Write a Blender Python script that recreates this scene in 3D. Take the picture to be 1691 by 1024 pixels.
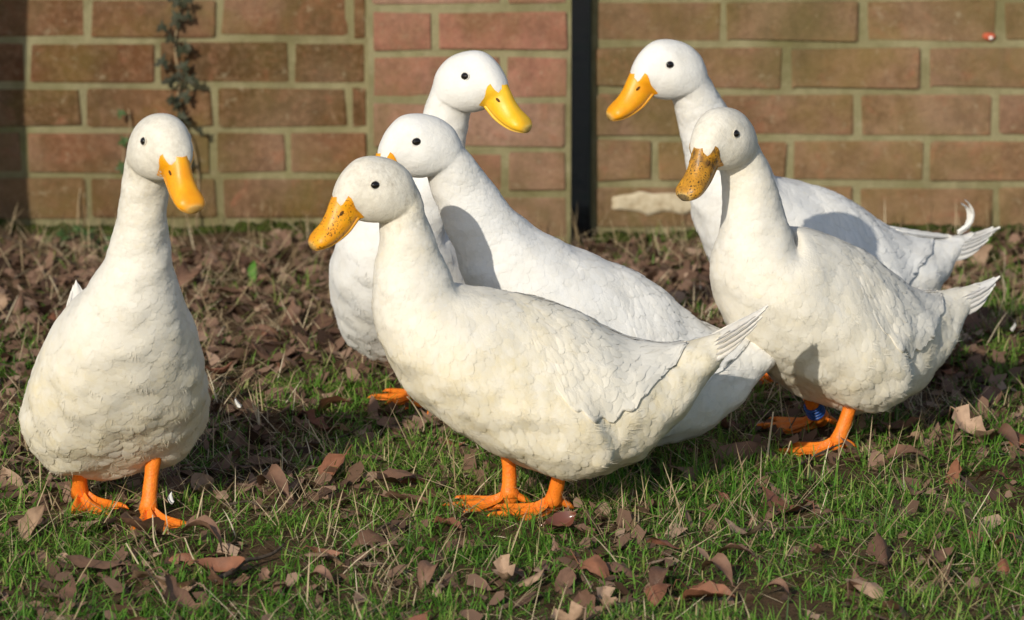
import bpy, bmesh, math, random
import numpy as np
from mathutils import Vector, Matrix, noise as mnoise

random.seed(7)
rng = np.random.default_rng(11)
rad = math.radians
sc = bpy.context.scene
for o in list(bpy.data.objects):
    bpy.data.objects.remove(o)
COL = sc.collection

# ---------------------------------------------------------------- camera
CAM_H, PITCH, FPX, W0, H0 = 1.588, rad(12.5), 8000.0, 1691.0, 1024.0
cam_d = bpy.data.cameras.new('camera')
cam = bpy.data.objects.new('camera', cam_d)
COL.objects.link(cam)
cam.location = (0, 0, CAM_H)
cam.rotation_euler = (rad(90) - PITCH, 0, 0)
cam_d.sensor_width = 36
cam_d.lens = FPX / W0 * 36
cam_d.clip_start = 0.1
cam_d.clip_end = 500
cam_d.dof.use_dof = True
cam_d.dof.focus_distance = 6.2
cam_d.dof.aperture_fstop = 7
sc.camera = cam

# ---------------------------------------------------------------- light
SUN_AZ, SUN_EL = rad(25), rad(26.5)          # light travels to the right and away from the camera
SD = Vector((math.sin(SUN_AZ) * math.cos(SUN_EL), math.cos(SUN_AZ) * math.cos(SUN_EL), -math.sin(SUN_EL)))
world = bpy.data.worlds.new('World')
sc.world = world
world.use_nodes = True
wn = world.node_tree
for n in list(wn.nodes):
    wn.nodes.remove(n)
sky = wn.nodes.new('ShaderNodeTexSky')
sky.sky_type = 'NISHITA'
sky.sun_disc = False
sky.sun_elevation = SUN_EL
sky.sun_rotation = math.atan2(-SD.x, -SD.y)
bg = wn.nodes.new('ShaderNodeBackground')
bg.inputs['Strength'].default_value = 0.12
wo = wn.nodes.new('ShaderNodeOutputWorld')
wn.links.new(sky.outputs[0], bg.inputs['Color'])
wn.links.new(bg.outputs[0], wo.inputs['Surface'])
sun_d = bpy.data.lights.new('sun', 'SUN')
sun_d.energy = 3.7
sun_d.angle = rad(0.53)
sun_d.color = (1.0, 0.93, 0.80)
sun = bpy.data.objects.new('sun', sun_d)
COL.objects.link(sun)
sun.rotation_euler = SD.to_track_quat('-Z', 'Y').to_euler()
sun.location = (-3, -4, 6)
sc.view_settings.view_transform = 'Standard'
sc.view_settings.look = 'None'
sc.view_settings.exposure = 0.0
sc.view_settings.gamma = 1.0
sc.view_settings.use_curve_mapping = False
sc.render.engine = 'CYCLES'

# ---------------------------------------------------------------- pixel helpers (a pixel gives a direction only)
CF = np.array([0, math.cos(PITCH), -math.sin(PITCH)])
CU = np.array([0, math.sin(PITCH), math.cos(PITCH)])
CR = np.array([1.0, 0, 0])
CP = np.array([0, 0, CAM_H])


def ray(px, py):
    return CF + CR * ((px - W0 / 2) / FPX) - CU * ((py - H0 / 2) / FPX)


def on_ground(px, py, z=0.0):
    d = ray(px, py)
    return CP + d * ((z - CAM_H) / d[2])


def on_plane_y(px, py, Y):
    d = ray(px, py)
    return CP + d * (Y / d[1])


def on_plane(px, py, P, n):
    d = ray(px, py)
    return CP + d * (np.dot(P - CP, n) / np.dot(d, n))


def depth_of(p):
    return float(np.dot(np.asarray(p) - CP, CF))


def project(x, y, z):
    X = x
    dep = y * CF[1] + (z - CAM_H) * CF[2]
    up = y * CU[1] + (z - CAM_H) * CU[2]
    return W0 / 2 + FPX * X / dep, H0 / 2 - FPX * up / dep


# ---------------------------------------------------------------- generic helpers
def hash2(i, j, seed):
    n = (i.astype(np.int64) * 374761393 + j.astype(np.int64) * 668265263 + seed * 1442695041) & 0x7fffffff
    n = ((n ^ (n >> 13)) * 1274126177) & 0x7fffffff
    n = n ^ (n >> 16)
    return (n & 0xffff) / 65535.0


def vnoise(x, y, scale, seed=0):
    x = np.asarray(x, float) * scale
    y = np.asarray(y, float) * scale
    xi, yi = np.floor(x), np.floor(y)
    fx, fy = x - xi, y - yi
    fx = fx * fx * (3 - 2 * fx)
    fy = fy * fy * (3 - 2 * fy)
    a = hash2(xi, yi, seed)
    b = hash2(xi + 1, yi, seed)
    c = hash2(xi, yi + 1, seed)
    d = hash2(xi + 1, yi + 1, seed)
    return (a * (1 - fx) + b * fx) * (1 - fy) + (c * (1 - fx) + d * fx) * fy


def sstep(a, b, x):
    t = np.clip((np.asarray(x, float) - a) / (b - a), 0, 1)
    return t * t * (3 - 2 * t)


Y_LEFT, Y_PIER, Y_RIGHT = 7.83, 7.672, 7.77


def gz(x, y):
    x = np.asarray(x, float)
    y = np.asarray(y, float)
    h = 0.016 * (vnoise(x, y, 3.1, 3) - .5) + 0.010 * (vnoise(x, y, 9.0, 5) - .5)
    bank = -0.010 * sstep(7.2, 7.75, y)
    far = sstep(9, 14, np.hypot(x, y - 6.5))
    return (h + bank) * (1 - far)


def link(name, me, parent=None, mats=None, loc=None):
    o = bpy.data.objects.new(name, me)
    COL.objects.link(o)
    if parent is not None:
        o.parent = parent
    if loc is not None:
        o.location = loc
    if mats is not None and me is not None and len(me.materials) == 0:
        me.materials.append(mats)
    return o


def mesh_np(name, verts, faces, smooth=True, attrs=None):
    """verts (N,3); faces list of tuples or int array (M,k)"""
    me = bpy.data.meshes.new(name)
    if isinstance(faces, np.ndarray):
        M, k = faces.shape
        me.vertices.add(len(verts))
        me.vertices.foreach_set('co', np.asarray(verts, np.float32).ravel())
        me.loops.add(M * k)
        me.loops.foreach_set('vertex_index', faces.astype(np.int32).ravel())
        me.polygons.add(M)
        me.polygons.foreach_set('loop_start', np.arange(0, M * k, k, dtype=np.int32))
        me.update(calc_edges=True)
    else:
        me.from_pydata([tuple(v) for v in verts], [], faces)
        me.update()
    if smooth:
        me.polygons.foreach_set('use_smooth', np.ones(len(me.polygons), bool))
    if attrs:
        for k_, v_ in attrs.items():
            a = me.attributes.new(k_, 'FLOAT', 'POINT')
            a.data.foreach_set('value', np.asarray(v_, np.float32))
    return me


def tag(o, label, cat, group=None, kind=None):
    if label:
        o['label'] = label
    if cat:
        o['category'] = cat
    if group:
        o['group'] = group
    if kind:
        o['kind'] = kind
    return o


def empty(name, loc, label, cat, group=None):
    o = bpy.data.objects.new(name, None)
    o.empty_display_size = 0.05
    COL.objects.link(o)
    o.location = loc
    return tag(o, label, cat, group)


def tube_rings(pts, radii, segs=10, flat=1.0):
    """verts, faces of a tube along pts"""
    pts = [np.asarray(p, float) for p in pts]
    n = len(pts)
    vs, fs = [], []
    prev = None
    for i in range(n):
        t = pts[min(i + 1, n - 1)] - pts[max(i - 1, 0)]
        t /= (np.linalg.norm(t) + 1e-9)
        ref = np.array([0, 0, 1.0]) if abs(t[2]) < .9 else np.array([1.0, 0, 0])
        a = np.cross(t, ref) if prev is None else prev - t * np.dot(prev, t)
        a /= (np.linalg.norm(a) + 1e-9)
        prev = a
        b = np.cross(t, a)
        for k in range(segs):
            th = 2 * math.pi * k / segs
            vs.append(pts[i] + radii[i] * (math.cos(th) * a + flat * math.sin(th) * b))
    for i in range(n - 1):
        for k in range(segs):
            k2 = (k + 1) % segs
            fs.append((i * segs + k, i * segs + k2, (i + 1) * segs + k2, (i + 1) * segs + k))
    fs.append(tuple(range(segs))[::-1])
    fs.append(tuple((n - 1) * segs + k for k in range(segs)))
    return vs, fs


def ellipsoid(c, ax, r, segs=14, rings=9):
    """c centre, ax 3x3 rows axes, r radii"""
    c = np.asarray(c, float)
    vs, fs = [], []
    for i in range(rings + 1):
        ph = math.pi * i / rings
        for k in range(segs):
            th = 2 * math.pi * k / segs
            l = (math.sin(ph) * math.cos(th) * r[0], math.sin(ph) * math.sin(th) * r[1], math.cos(ph) * r[2])
            vs.append(c + ax[0] * l[0] + ax[1] * l[1] + ax[2] * l[2])
    for i in range(rings):
        for k in range(segs):
            k2 = (k + 1) % segs
            fs.append((i * segs + k, (i + 1) * segs + k, (i + 1) * segs + k2, i * segs + k2))
    return vs, fs


def merge(*vf):
    V, F = [], []
    for v, f in vf:
        o = len(V)
        V += list(v)
        F += [tuple(i + o for i in q) for q in f]
    return V, F


# ---------------------------------------------------------------- materials
class N:
    """tiny node-graph helper"""

    def __init__(s, name):
        s.m = bpy.data.materials.new(name)
        s.m.use_nodes = True
        s.t = s.m.node_tree
        s.b = s.t.nodes['Principled BSDF']

    def n(s, typ, **kw):
        nd = s.t.nodes.new('ShaderNode' + typ)
        for k, v in kw.items():
            if k in nd.inputs:
                s.set(nd.inputs[k], v)
            else:
                setattr(nd, k, v)
        return nd

    def set(s, sock, v):
        if hasattr(v, 'is_output'):
            s.t.links.new(v, sock)
        else:
            sock.default_value = v

    def coord(s, kind='Object'):
        return s.n('TexCoord').outputs[kind]

    def pos(s):
        return s.n('NewGeometry').outputs['Position']

    def noise(s, vec, scale, detail=4, rough=.55, dist=0.0):
        nd = s.n('TexNoise')
        s.set(nd.inputs['Vector'], vec)
        nd.inputs['Scale'].default_value = scale
        nd.inputs['Detail'].default_value = detail
        nd.inputs['Roughness'].default_value = rough
        nd.inputs['Distortion'].default_value = dist
        return nd.outputs['Fac']

    def ramp(s, fac, stops):
        nd = s.n('ValToRGB')
        s.set(nd.inputs['Fac'], fac)
        el = nd.color_ramp.elements
        while len(el) < len(stops):
            el.new(0.5)
        for e, (p, c) in zip(el, stops):
            e.position = p
            e.color = c if len(c) == 4 else (*c, 1)
        return nd.outputs['Color']

    def rampv(s, fac, a, b):
        nd = s.n('MapRange')
        s.set(nd.inputs['Value'], fac)
        nd.inputs['From Min'].default_value = a
        nd.inputs['From Max'].default_value = b
        return nd.outputs['Result']

    def mix(s, fac, a, b, mode='MIX'):
        nd = s.n('MixRGB', blend_type=mode)
        s.set(nd.inputs['Fac'], fac)
        for k, v in (('Color1', a), ('Color2', b)):
            s.set(nd.inputs[k], (*v, 1) if isinstance(v, tuple) and len(v) == 3 else v)
        return nd.outputs['Color']

    def math(s, op, a, b=0.0):
        nd = s.n('Math', operation=op)
        s.set(nd.inputs[0], a)
        s.set(nd.inputs[1], b)
        return nd.outputs[0]

    def attr(s, name):
        return s.n('Attribute', attribute_name=name).outputs['Fac']

    def rand(s):
        return s.n('ObjectInfo').outputs['Random']

    def mapping(s, vec, scale=(1, 1, 1)):
        nd = s.n('Mapping')
        s.set(nd.inputs['Vector'], vec)
        nd.inputs['Scale'].default_value = scale
        return nd.outputs[0]

    def bump(s, h, strength=.3, dist=.002, normal=None):
        nd = s.n('Bump')
        s.set(nd.inputs['Height'], h)
        nd.inputs['Strength'].default_value = strength
        nd.inputs['Distance'].default_value = dist
        if normal is not None:
            s.set(nd.inputs['Normal'], normal)
        s.t.links.new(nd.outputs[0], s.b.inputs['Normal'])
        return nd.outputs[0]

    def done(s, color=None, rough=.8, spec=.3, sss=0, sss_r=None, sheen=0, trans=None):
        if color is not None:
            s.set(s.b.inputs['Base Color'], (*color, 1) if isinstance(color, tuple) and len(color) == 3 else color)
        s.set(s.b.inputs['Roughness'], rough)
        s.b.inputs['Specular IOR Level'].default_value = spec
        if sss:
            s.b.inputs['Subsurface Weight'].default_value = sss
            s.b.inputs['Subsurface Radius'].default_value = sss_r or (1, .6, .4)
            s.b.inputs['Subsurface Scale'].default_value = .006
        if sheen:
            s.b.inputs['Sheen Weight'].default_value = sheen
        return s.m


def wall_dirt(m, p, c):
    d1 = m.noise(p, 3.2, 5, .62, .6)
    c = m.mix(m.math('MULTIPLY', m.rampv(d1, .46, .70), .6), c, (.095, .082, .024))
    d2 = m.noise(m.mapping(p, (1, 1, .35)), 9, 5, .65)
    c = m.mix(m.math('MULTIPLY', m.rampv(d2, .52, .74), .45), c, (.06, .042, .022))
    d3 = m.noise(p, 55, 4, .7)
    return m.mix(m.math('MULTIPLY', m.rampv(d3, .60, .72), .4), c, (.34, .29, .19))


def brick_material(name, cols, moss):
    m = N(name)
    p = m.pos()
    r = m.rand()
    base = m.ramp(r, [(i / (len(cols) - 1), c) for i, c in enumerate(cols)])
    n1 = m.noise(p, 14, 5, .6)
    base = m.mix(m.rampv(n1, .36, .66), base, m.mix(.62, base, (.10, .055, .020)))
    nb_ = m.noise(p, 5, 3, .5)
    base = m.mix(m.math('MULTIPLY', m.rampv(nb_, .45, .7), .45), base, (.30, .20, .14))
    nc_ = m.noise(p, 32, 5, .65, .5)
    base = m.mix(m.math('MULTIPLY', m.rampv(nc_, .46, .70), .55), base, m.mix(.7, base, (.055, .035, .018)))
    nd_ = m.noise(p, 21, 4, .6, 1.0)
    base = m.mix(m.math('MULTIPLY', m.rampv(nd_, .56, .72), .5), base, (.30, .12, .07))
    n2 = m.noise(p, 90, 4, .65)
    base = m.mix(m.math('MULTIPLY', m.rampv(n2, .45, .75), .45), base, (.33, .20, .12))
    n3 = m.noise(p, 260, 3, .6)
    base = m.mix(m.math('MULTIPLY', m.rampv(n3, .5, .8), .5), base, (.07, .035, .02))
    n3b = m.noise(p, 330, 2, .5)
    base = m.mix(m.math('MULTIPLY', m.rampv(n3b, .66, .8), .5), base, (.45, .36, .26))
    n4 = m.noise(p, 6.5, 4, .6, .4)
    base = m.mix(m.math('MULTIPLY', m.rampv(n4, .5, .75), moss), base, (.16, .125, .03))
    base = wall_dirt(m, p, base)
    m.bump(m.math('ADD', n2, m.math('MULTIPLY', n3, .6)), .55, .003)
    return m.done(base, .92, .15)


M = {}
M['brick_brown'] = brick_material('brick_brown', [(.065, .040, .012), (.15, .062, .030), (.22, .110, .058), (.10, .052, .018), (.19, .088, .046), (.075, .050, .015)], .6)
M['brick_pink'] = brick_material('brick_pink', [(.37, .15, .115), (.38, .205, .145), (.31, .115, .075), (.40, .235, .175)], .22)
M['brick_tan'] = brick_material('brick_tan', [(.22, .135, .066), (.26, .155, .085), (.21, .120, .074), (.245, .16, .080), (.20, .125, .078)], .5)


def mortar_mat():
    m = N('mortar')
    p = m.pos()
    a = m.noise(p, 10, 4)
    c = m.ramp(a, [(.3, (.20, .18, .090)), (.55, (.285, .255, .145)), (.75, (.18, .175, .075))])
    a2 = m.noise(p, 38, 5, .65)
    c = m.mix(m.math('MULTIPLY', m.rampv(a2, .45, .72), .55), c, (.15, .135, .065))
    b = m.noise(p, 240, 4, .7)
    c = m.mix(m.math('MULTIPLY', m.rampv(b, .5, .8), .5), c, (.12, .10, .055))
    c = wall_dirt(m, p, c)
    m.bump(b, .7, .003)
    return m.done(c, .95, .1)


M['mortar'] = mortar_mat()


def render_patch_mat():
    m = N('lime_render')
    p = m.pos()
    b = m.noise(p, 60, 5, .65)
    c = m.ramp(b, [(.3, (.34, .27, .17)), (.6, (.52, .45, .32)), (.8, (.42, .34, .22))])
    m.bump(b, .6, .003)
    return m.done(c, .95, .1)


M['render'] = render_patch_mat()


def soil_mat():
    m = N('soil')
    p = m.pos()
    a = m.noise(p, 7, 5, .6)
    c = m.ramp(a, [(.3, (.055, .034, .018)), (.5, (.085, .052, .028)), (.7, (.06, .05, .02))])
    b = m.noise(p, 130, 5, .7)
    c = m.mix(m.rampv(b, .45, .8), c, (.13, .085, .05))
    d = m.noise(p, 45, 4, .7)
    m.bump(m.math('ADD', b, d), .9, .006)
    return m.done(c, .95, .1)


M['soil'] = soil_mat()


def blade_mat(name, stops, rough=.55, tr=.35):
    m = N(name)
    c = m.ramp(m.attr('tint'), stops)
    m.done(c, rough, .3)
    t = m.n('BsdfTranslucent')
    m.set(t.inputs['Color'], c)
    mx = m.n('MixShader')
    mx.inputs[0].default_value = tr
    m.t.links.new(m.b.outputs[0], mx.inputs[1])
    m.t.links.new(t.outputs[0], mx.inputs[2])
    out = [n for n in m.t.nodes if n.type == 'OUTPUT_MATERIAL'][0]
    m.t.links.new(mx.outputs[0], out.inputs['Surface'])
    return m.m


M['grass'] = blade_mat('grass_blade', [(0, (.035, .10, .010)), (.3, (.085, .22, .020)), (.6, (.15, .30, .036)), (.82, (.29, .36, .08)), (1, (.48, .41, .20))])
M['straw'] = blade_mat('dry_stalk', [(0, (.20, .135, .07)), (.4, (.40, .30, .17)), (.8, (.58, .47, .30)), (1, (.70, .60, .42))], .6, .2)
M['litter'] = blade_mat('leaf_litter', [(0, (.05, .028, .018)), (.4, (.14, .080, .050)), (.75, (.24, .145, .098)), (1, (.36, .245, .17))], .8, .1)


def leaf_mat(name, cols, rough=.6):
    m = N(name)
    base = m.ramp(m.rand(), [(i / (len(cols) - 1), c) for i, c in enumerate(cols)])
    p = m.coord()
    a = m.noise(p, 60, 4, .6)
    base = m.mix(m.rampv(a, .35, .7), base, m.mix(.55, base, (.05, .028, .016)))
    m.bump(m.noise(p, 220, 3), .4, .002)
    return m.done(base, rough, .3)


M['leaf_red'] = leaf_mat('dead_leaf_red', [(.22, .085, .045), (.26, .11, .06), (.19, .075, .05)])
M['leaf_tan'] = leaf_mat('dead_leaf_tan', [(.36, .235, .155), (.42, .28, .19), (.32, .21, .13)])
M['leaf_brown'] = leaf_mat('dead_leaf_brown', [(.17, .090, .056), (.24, .135, .088), (.12, .062, .04)])
M['ivy'] = leaf_mat('ivy_leaf', [(.020, .028, .014), (.036, .046, .024), (.026, .034, .020)], .7)
M['ivy_green'] = leaf_mat('ivy_leaf_green', [(.05, .11, .03), (.08, .15, .05), (.04, .09, .03)], .45)
M['green_leaf'] = leaf_mat('fresh_green_leaf', [(.12, .33, .05), (.14, .36, .06)], .45)


def wood_mat(name, a, b, sc_=60):
    m = N(name)
    p = m.mapping(m.coord(), (1, 1, .25))
    n1 = m.noise(p, sc_, 5, .65)
    c = m.mix(m.rampv(n1, .3, .7), a, b)
    m.bump(n1, .7, .004)
    return m.done(c, .85, .2)


M['bark'] = wood_mat('bark', (.06, .045, .03), (.14, .11, .08), 30)
M['twig'] = wood_mat('twig', (.05, .035, .025), (.12, .09, .065), 90)
M['stem'] = wood_mat('ivy_stem', (.25, .18, .10), (.40, .31, .19), 90)


def moss_mat():
    m = N('moss')
    p = m.pos()
    a = m.noise(p, 40, 5, .7)
    c = m.ramp(a, [(.3, (.018, .022, .006)), (.55, (.045, .060, .012)), (.75, (.085, .10, .022))])
    m.bump(m.noise(p, 300, 3), 1, .004)
    return m.done(c, .95, .1)


M['moss'] = moss_mat()


def plumage(name, white, cream, grey, bump=.3, sss=0):
    m = N(name)
    st = m.attr('stain')
    gr = m.attr('grime')
    p = m.coord()
    n1 = m.noise(p, 55, 5, .65)
    c = m.mix(m.math('MULTIPLY', st, m.rampv(n1, .15, .8)), white, cream)
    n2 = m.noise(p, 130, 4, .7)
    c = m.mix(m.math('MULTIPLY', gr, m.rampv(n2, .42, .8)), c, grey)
    n5 = m.noise(p, 26, 5, .6)
    c = m.mix(m.math('MULTIPLY', m.rampv(n5, .42, .72), .5), c, m.mix(.5, c, (.62, .56, .45)))
    ps = m.mapping(p, (1, 1.0, 1.0))
    n3 = m.noise(ps, 420, 3, .6)
    n4 = m.noise(ps, 95, 4, .6, .6)
    m.bump(m.math('ADD', m.math('MULTIPLY', n3, .35), n4), bump, .004)
    return m.done(c, .75, .2, sss=sss, sss_r=(1, .85, .65))


M['plumage'] = plumage('white_plumage', (.735, .705, .635), (.68, .575, .355), (.30, .25, .18))
M['plumage_bright'] = plumage('bright_white_plumage', (.76, .75, .725), (.76, .71, .58), (.35, .32, .28))
M['plumage_down'] = plumage('white_down', (.735, .705, .635), (.68, .585, .37), (.30, .25, .18), .1, 0)
M['plumage_bright_down'] = plumage('bright_white_down', (.76, .75, .725), (.72, .67, .53), (.35, .32, .28), .1, 0)

M['quill'] = plumage('white_quill', (.75, .735, .70), (.66, .56, .38), (.24, .19, .14), .15, 0)


def bill_mat(name, col, col2, speck):
    m = N(name)
    p = m.coord()
    a = m.noise(p, 60, 4, .6)
    c = m.mix(m.rampv(a, .35, .7), col, col2)
    tipf = m.attr('tip')
    c = m.mix(m.math('MULTIPLY', tipf, .5), c, (.62, .50, .20))
    b = m.noise(p, 420, 3, .6)
    if speck:
        f = m.math('MULTIPLY', m.rampv(b, .55, .64), m.rampv(m.noise(p, 70, 2), .75 - speck * .45, .85 - speck * .4))
        c = m.mix(f, c, (.03, .026, .010))
    c = m.mix(m.attr('dark'), c, (.05, .035, .02))
    m.bump(b, .15, .001)
    return m.done(c, .42, .4, sss=.15, sss_r=(1, .4, .1))


M['bill_orange'] = bill_mat('bill_orange', (.80, .31, .008), (.85, .38, .010), 0)
M['bill_yellow'] = bill_mat('bill_yellow', (.84, .46, .014), (.86, .52, .03), 0)
M['bill_freckled'] = bill_mat('bill_freckled', (.76, .30, .010), (.80, .38, .012), .75)
M['bill_mottled'] = bill_mat('bill_mottled', (.62, .29, .02), (.36, .17, .02), 1.5)


def leg_mat():
    m = N('leg_orange')
    p = m.coord()
    a = m.noise(p, 70, 4, .6)
    c = m.ramp(a, [(.3, (.72, .16, .012)), (.55, (.82, .22, .018)), (.75, (.66, .15, .02))])
    g = m.noise(p, 240, 3, .6)
    c = m.mix(m.math('MULTIPLY', m.rampv(g, .58, .75), .45), c, (.25, .09, .03))
    v = m.n('TexVoronoi')
    m.set(v.inputs['Vector'], p)
    v.inputs['Scale'].default_value = 330
    m.bump(v.outputs['Distance'], .35, .0012)
    return m.done(c, .5, .35, sss=.1, sss_r=(1, .4, .15))


M['leg'] = leg_mat()
m_ = N('eye_dark')
M['eye'] = m_.done((.010, .007, .005), .06, .6)
m_ = N('eyelid')
M['eyelid'] = m_.done((.50, .42, .34), .6, .2)
m_ = N('nostril_dark')
M['nostril'] = m_.done((.10, .045, .01), .7, .2)
m_ = N('blue_plastic')
M['blue'] = m_.done((.02, .075, .30), .35, .4)
m_ = N('dark_band')
M['darkband'] = m_.done((.025, .02, .02), .4, .4)
m_ = N('claw_grey')
M['claw'] = m_.done((.16, .11, .07), .5, .3)


# ================================================================ SETTING
# ---- ground: one sheet, fine near the ducks, reaching the horizon
xs = np.concatenate([np.linspace(-200, -8, 10), np.linspace(-6, -2.2, 14), np.linspace(-2.0, 2.0, 170), np.linspace(2.2, 6, 14), np.linspace(8, 200, 10)])
ys = np.concatenate([np.linspace(-150, -4, 8), np.linspace(-2, 4.4, 20), np.linspace(4.5, 8.0, 150), np.linspace(8.3, 14, 16), np.linspace(18, 300, 12)])
gx, gy = np.meshgrid(xs, ys)
gv = np.stack([gx, gy, gz(gx, gy)], -1).reshape(-1, 3)
ny, nx = gx.shape
idx = np.arange(nx * ny).reshape(ny, nx)
gf = np.stack([idx[:-1, :-1], idx[:-1, 1:], idx[1:, 1:], idx[1:, :-1]], -1).reshape(-1, 4)
ground = link('ground', mesh_np('ground', gv, gf), None, M['soil'])
ground['kind'] = 'structure'


# ---- bricks
def make_brick_mesh(seed):
    r = random.Random(seed)
    bm = bmesh.new()
    bmesh.ops.create_cube(bm, size=1.0)
    bmesh.ops.bevel(bm, geom=bm.edges[:], offset=.022, segments=1, affect='EDGES')
    for v in bm.verts:                       # unit cube: worn, uneven arrises
        v.co.x += r.uniform(-.010, .010)
        v.co.z += r.uniform(-.040, .040)
        v.co.y += r.uniform(-.012, .012)
    me = bpy.data.meshes.new('brick')
    bm.to_mesh(me)
    bm.free()
    return me


def brick_set(mat):
    out = []
    for k in range(5):
        me = make_brick_mesh(k * 13 + len(mat.name))
        me.materials.append(mat)
        out.append(me)
    return out


def px_row_z(py, Y):
    return float(on_plane_y(W0 / 2, py, Y)[2])


def px_col_x(px, py, Y):
    return float(on_plane_y(px, py, Y)[0])


def build_wall(name, Y, x0, x1, rows, zrest, pitch, matname, label, top_z, joint=.0115, drow=.0755):
    """rows: list (z_low, z_high, [joint xs]); above the given rows the bond goes on regularly"""
    D = .1
    z_top = top_z
    v = [(x, y, z) for z in (-.12, z_top) for y in (Y + .0032, Y + .24) for x in (x0, x1)]
    f = [(0, 1, 5, 4), (3, 2, 6, 7), (2, 0, 4, 6), (1, 3, 7, 5), (4, 5, 7, 6), (2, 3, 1, 0)]
    wall = link(name, mesh_np(name, v, f, smooth=False), None, M['mortar'])
    tag(wall, label, 'wall')
    bs = brick_set(M[matname])
    rr = random.Random(int(Y * 1000))

    def put(xa, xb, za, zb):
        xa, xb = max(xa, x0 + joint / 2 - .004), min(xb, x1 - joint / 2 + .004)
        if xb - xa < .022:
            return
        L, Hh = xb - xa - joint + rr.uniform(-.003, .002), zb - za - joint + rr.uniform(-.003, .0015)
        if L < .012:
            return
        o = link('brick', rr.choice(bs), wall)
        o.scale = (L * (1 if rr.random() < .5 else -1), D, Hh)
        o.location = ((xa + xb) / 2, Y + D / 2 + rr.uniform(-.0025, .0022), (za + zb) / 2 + rr.uniform(-.001, .001))
        o.rotation_euler = (rr.uniform(-.006, .006), rr.uniform(-.004, .004), rr.uniform(-.008, .008))

    allrows = list(rows)
    zt = max(r_[1] for r_ in rows)
    k = 0
    last_two = [rows[0][2], rows[1][2]]
    while zt + drow < z_top + .001:
        allrows.append((zt, zt + drow, last_two[(k + 1) % 2]))
        zt += drow
        k += 1
    for za, zb, js in allrows:
        js = sorted(js)
        a = [js[0]]
        while a[0] > x0:
            a.insert(0, a[0] - pitch)
        b = js[1:] + []
        seq = a + b
        while seq[-1] < x1:
            seq.append(seq[-1] + pitch)
        for xa, xb in zip(seq[:-1], seq[1:]):
            if xb > x0 + .005 and xa < x1 - .005:
                put(xa, xb, za, zb)
    return wall


def rows_px(Y, beds, joints):
    out = []
    for (ya, yb), js in zip(zip(beds[:-1], beds[1:]), joints):
        out.append((px_row_z(yb, Y), px_row_z(ya, Y), [px_col_x(j, (ya + yb) / 2, Y) for j in js]))
    return out


XL = px_col_x(608.5, 200, Y_PIER)
XR = px_col_x(943, 200, Y_PIER)
rowsL = rows_px(Y_LEFT, [-7.4, 67, 141.4, 216, 290, 364], [[146.5, 361, 578], [45, 261, 480.5], [138.7, 356, 577], [41, 250, 353, 477], [145, 363, 580]])
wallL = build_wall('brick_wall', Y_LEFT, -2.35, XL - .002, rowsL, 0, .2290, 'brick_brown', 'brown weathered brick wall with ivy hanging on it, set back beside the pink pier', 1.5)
rowsP = rows_px(Y_PIER, [-62, 14, 88, 165, 247, 320, 397], [[608.5, 833, 943], [608.5, 718.7, 943], [608.5, 833, 943], [608.5, 718, 943], [608.5, 834, 943], [608.5, 718, 943]])
wallP = build_wall('brick_pier', Y_PIER, XL, XR, rowsP, 0, .2260, 'brick_pink', 'pinkish red brick pier one and a half bricks wide between two walls', 1.5)
rowsR = rows_px(Y_RIGHT, [-3, 74, 150.4, 227.7, 304, 379], [[977, 1194.8, 1424, 1653.8], [977, 1071, 1299.8, 1528], [977, 1188, 1416, 1644], [977, 1083, 1303, 1530], [977, 1190, 1416, 1645]])
XG = px_col_x(977, 200, Y_RIGHT)
wallR = build_wall('brick_wall', Y_RIGHT, XG, 2.45, rowsR, 0, .2275, 'brick_tan', 'tan and orange brick wall with a pale render patch at its foot, right of the dark gap', 1.5)

# ================================================================ DUCKS
def crom(keys, per):
    """Catmull-Rom through keys (K,D)"""
    K = np.asarray(keys, float)
    P = np.vstack([2 * K[0] - K[1], K, 2 * K[-1] - K[-2]])
    out = []
    for i in range(1, len(P) - 2):
        for j in range(per):
            t = j / per
            a, b, c, d = P[i - 1], P[i], P[i + 1], P[i + 2]
            out.append(.5 * ((2 * b) + (c - a) * t + (2 * a - 5 * b + 4 * c - d) * t * t + (3 * b - a - 3 * c + d) * t ** 3))
    out.append(K[-1])
    return np.array(out)


P3 = on_ground(878, 850)
PSI3 = rad(195)
F3 = np.array([math.cos(PSI3), math.sin(PSI3), 0])
L3 = np.array([-math.sin(PSI3), math.cos(PSI3), 0])
CHORDS = [((1224, 533), (1226, 542), .007), ((1194, 549), (1203, 572), .018), ((1150, 562), (1163, 622), .036), ((1100, 570), (1122, 680), .058), ((1050, 562), (1085, 722), .073),
          ((1000, 541), (1040, 757), .085), ((950, 514), (985, 777), .094), ((900, 494), (925, 784), .100), ((850, 482), (865, 770), .103),
          ((812, 477), (803, 746), .102), ((787, 474), (738, 710), .098), ((770, 472), (692, 680), .091), ((759, 469), (654, 638), .082), ((752, 465), (629, 590), .073)]


def sag(px):
    p = on_plane(px[0], px[1], P3, L3)
    return np.array([np.dot(p - P3, F3), p[2]])


TEMPLATE = [(sag(a), sag(b), w) for a, b, w in CHORDS]
HEADT = [((-54, -12), (-7, -44), 30), ((-47, 5), (8, -43), 33), ((-38, 20), (18, -41.5), 34.5), ((-20, 33.5), (25, -39.5), 34.5), ((5, 40), (29, -38), 32.5),
         ((27, 38), (33, -35), 29), ((45, 24), (39, -31.5), 24), ((56, 6), (46, -28), 19), ((61, -9), (52, -23), 13)]
BILLT = [((60, -4), (26, -33), 16.4), ((68, -22), (36, -45), 16.2), ((74, -36), (47, -57), 16.4), ((82, -49), (60, -66), 17.2), ((90, -58), (74, -73), 18.4),
         ((96.5, -66), (86, -77), 17.6), ((100, -73), (96, -79), 12.8), ((102, -77.6), (101, -79.6), 5.5)]

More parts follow.
